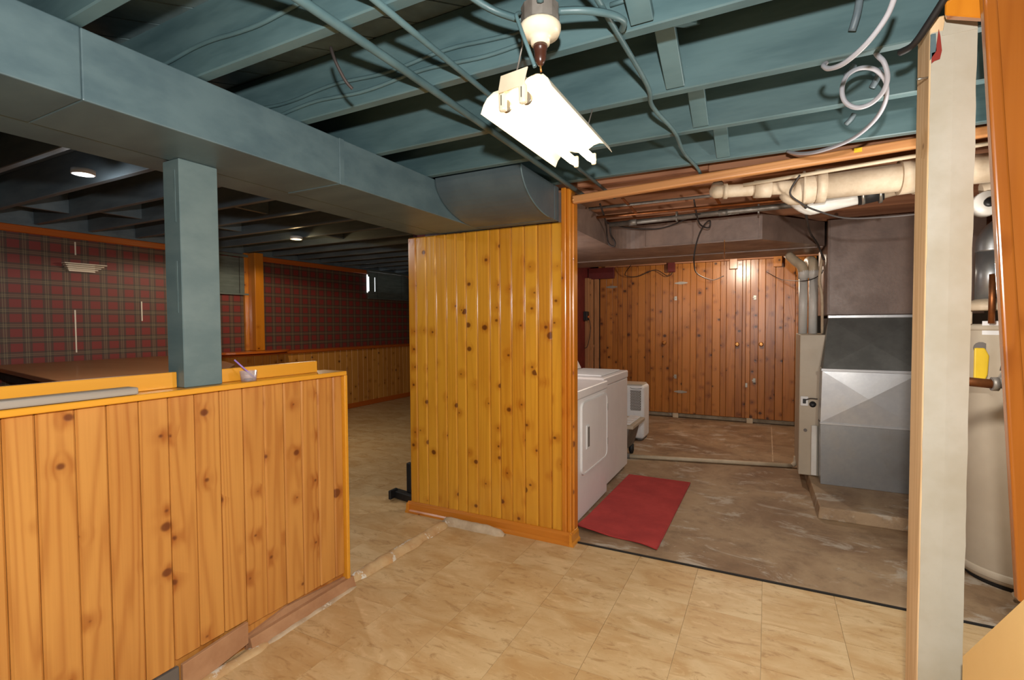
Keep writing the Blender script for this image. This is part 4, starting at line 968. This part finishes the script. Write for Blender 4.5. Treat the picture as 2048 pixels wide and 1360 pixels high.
MB().prism([(q.x-.03, q.z-.155), (q.x+.014, q.z-.155), (q.x+.026, q.z-.12), (q.x+.03, q.z-.02), (q.x+.012, q.z+.02), (q.x-.03, q.z+.02)], 'xz', q.y-.012, q.y, .006, 2).build('hanging_tag', M_tag, wh, label='yellow plastic tag')
gv = thing('gas_pipe', 'rusty horizontal pipe with a galvanized elbow before the water heater', 'pipe', (1.0, 3.2, 1.06))
a = PY(1935, 763, 3.12); b = PY(1985, 768, 3.12); c = PY(2006, 764, 3.12); d = PY(2020, 744, 3.12)
MB().tube([a-V((.03, 0, 0)), a, b], .022, 12).build('pipe_run', M_copper, gv)
MB().tube([b-V((.004, 0, 0)), b+V((.02, 0, 0))], .033, 14).build('elbow_collar', M_steel, gv)
MB().tube([b, b.lerp(c, .6), c, d, d+V((.01, 0, .05))], .027, 12, 4).build('elbow', M_steel, gv)
MB().tube([d+V((.0, 0, .0)), d+V((.005, 0, .035))], .036, 14).build('elbow_collar', M_steel, gv)
MB().tube([d+V((.005, 0, .02)), d+V((.03, 0, .15)), d+V((.09, 0, .55))], .022, 12).build('riser', M_black, gv)
tr_ = thing('plastic_trap', 'white plastic trap fitting above the water heater flue', 'pipe', (1.0, 3.3, 2.0))
q = PY(1972, 408, 3.25)
MB().lathe([(.0, -.04), (.055, -.04), (.06, -.03), (.06, .03), (.03, .04)], q, 'y', 22).build('trap_body', M_pvc, tr_)
MB().lathe([(.0, -.052), (.022, -.052), (.022, -.04)], q, 'y', 14).build('trap_port', M_black, tr_)
MB().tube([q+V((-.02, .0, .07)), q+V((.06, 0, .085)), q+V((.3, .02, .09))], .032, 12).build('trap_arm', M_cream, tr_)
tag(MB().tube([(1.11, 3.30, .03), (1.26, 3.20, .16)], .02, 12).build('drain_spout', M_pvcc), 'short cream tube at the foot of the water heater', 'pipe')

# shared groups of alike things
for base, g in (('loose_cable', 'loose dark cables in the laundry'), ('joist_cable', 'painted cables stapled to the joists'), ('ceiling_conduit', 'painted conduits under the joists'),
                ('venetian_blind', 'dark blinds on the plaid wall'), ('vent_pipe', 'white vent pipes above the furnace'), ('armoured_cable', 'cut armoured cable stubs'),
                ('lampholder_cable', 'cables at the junction box'), ('ledge_board', 'yellow boards on the half wall'), ('ceiling_puck_light', 'round puck lights of the plaid room'),
                ('grey_cable', 'light grey cables at the right'), ('strap_hanger', 'strap hangers of the laundry pipes')):
    for o in list(bpy.data.objects):
        if o.parent is None and o.name.split('.')[0] == base: o['group'] = g
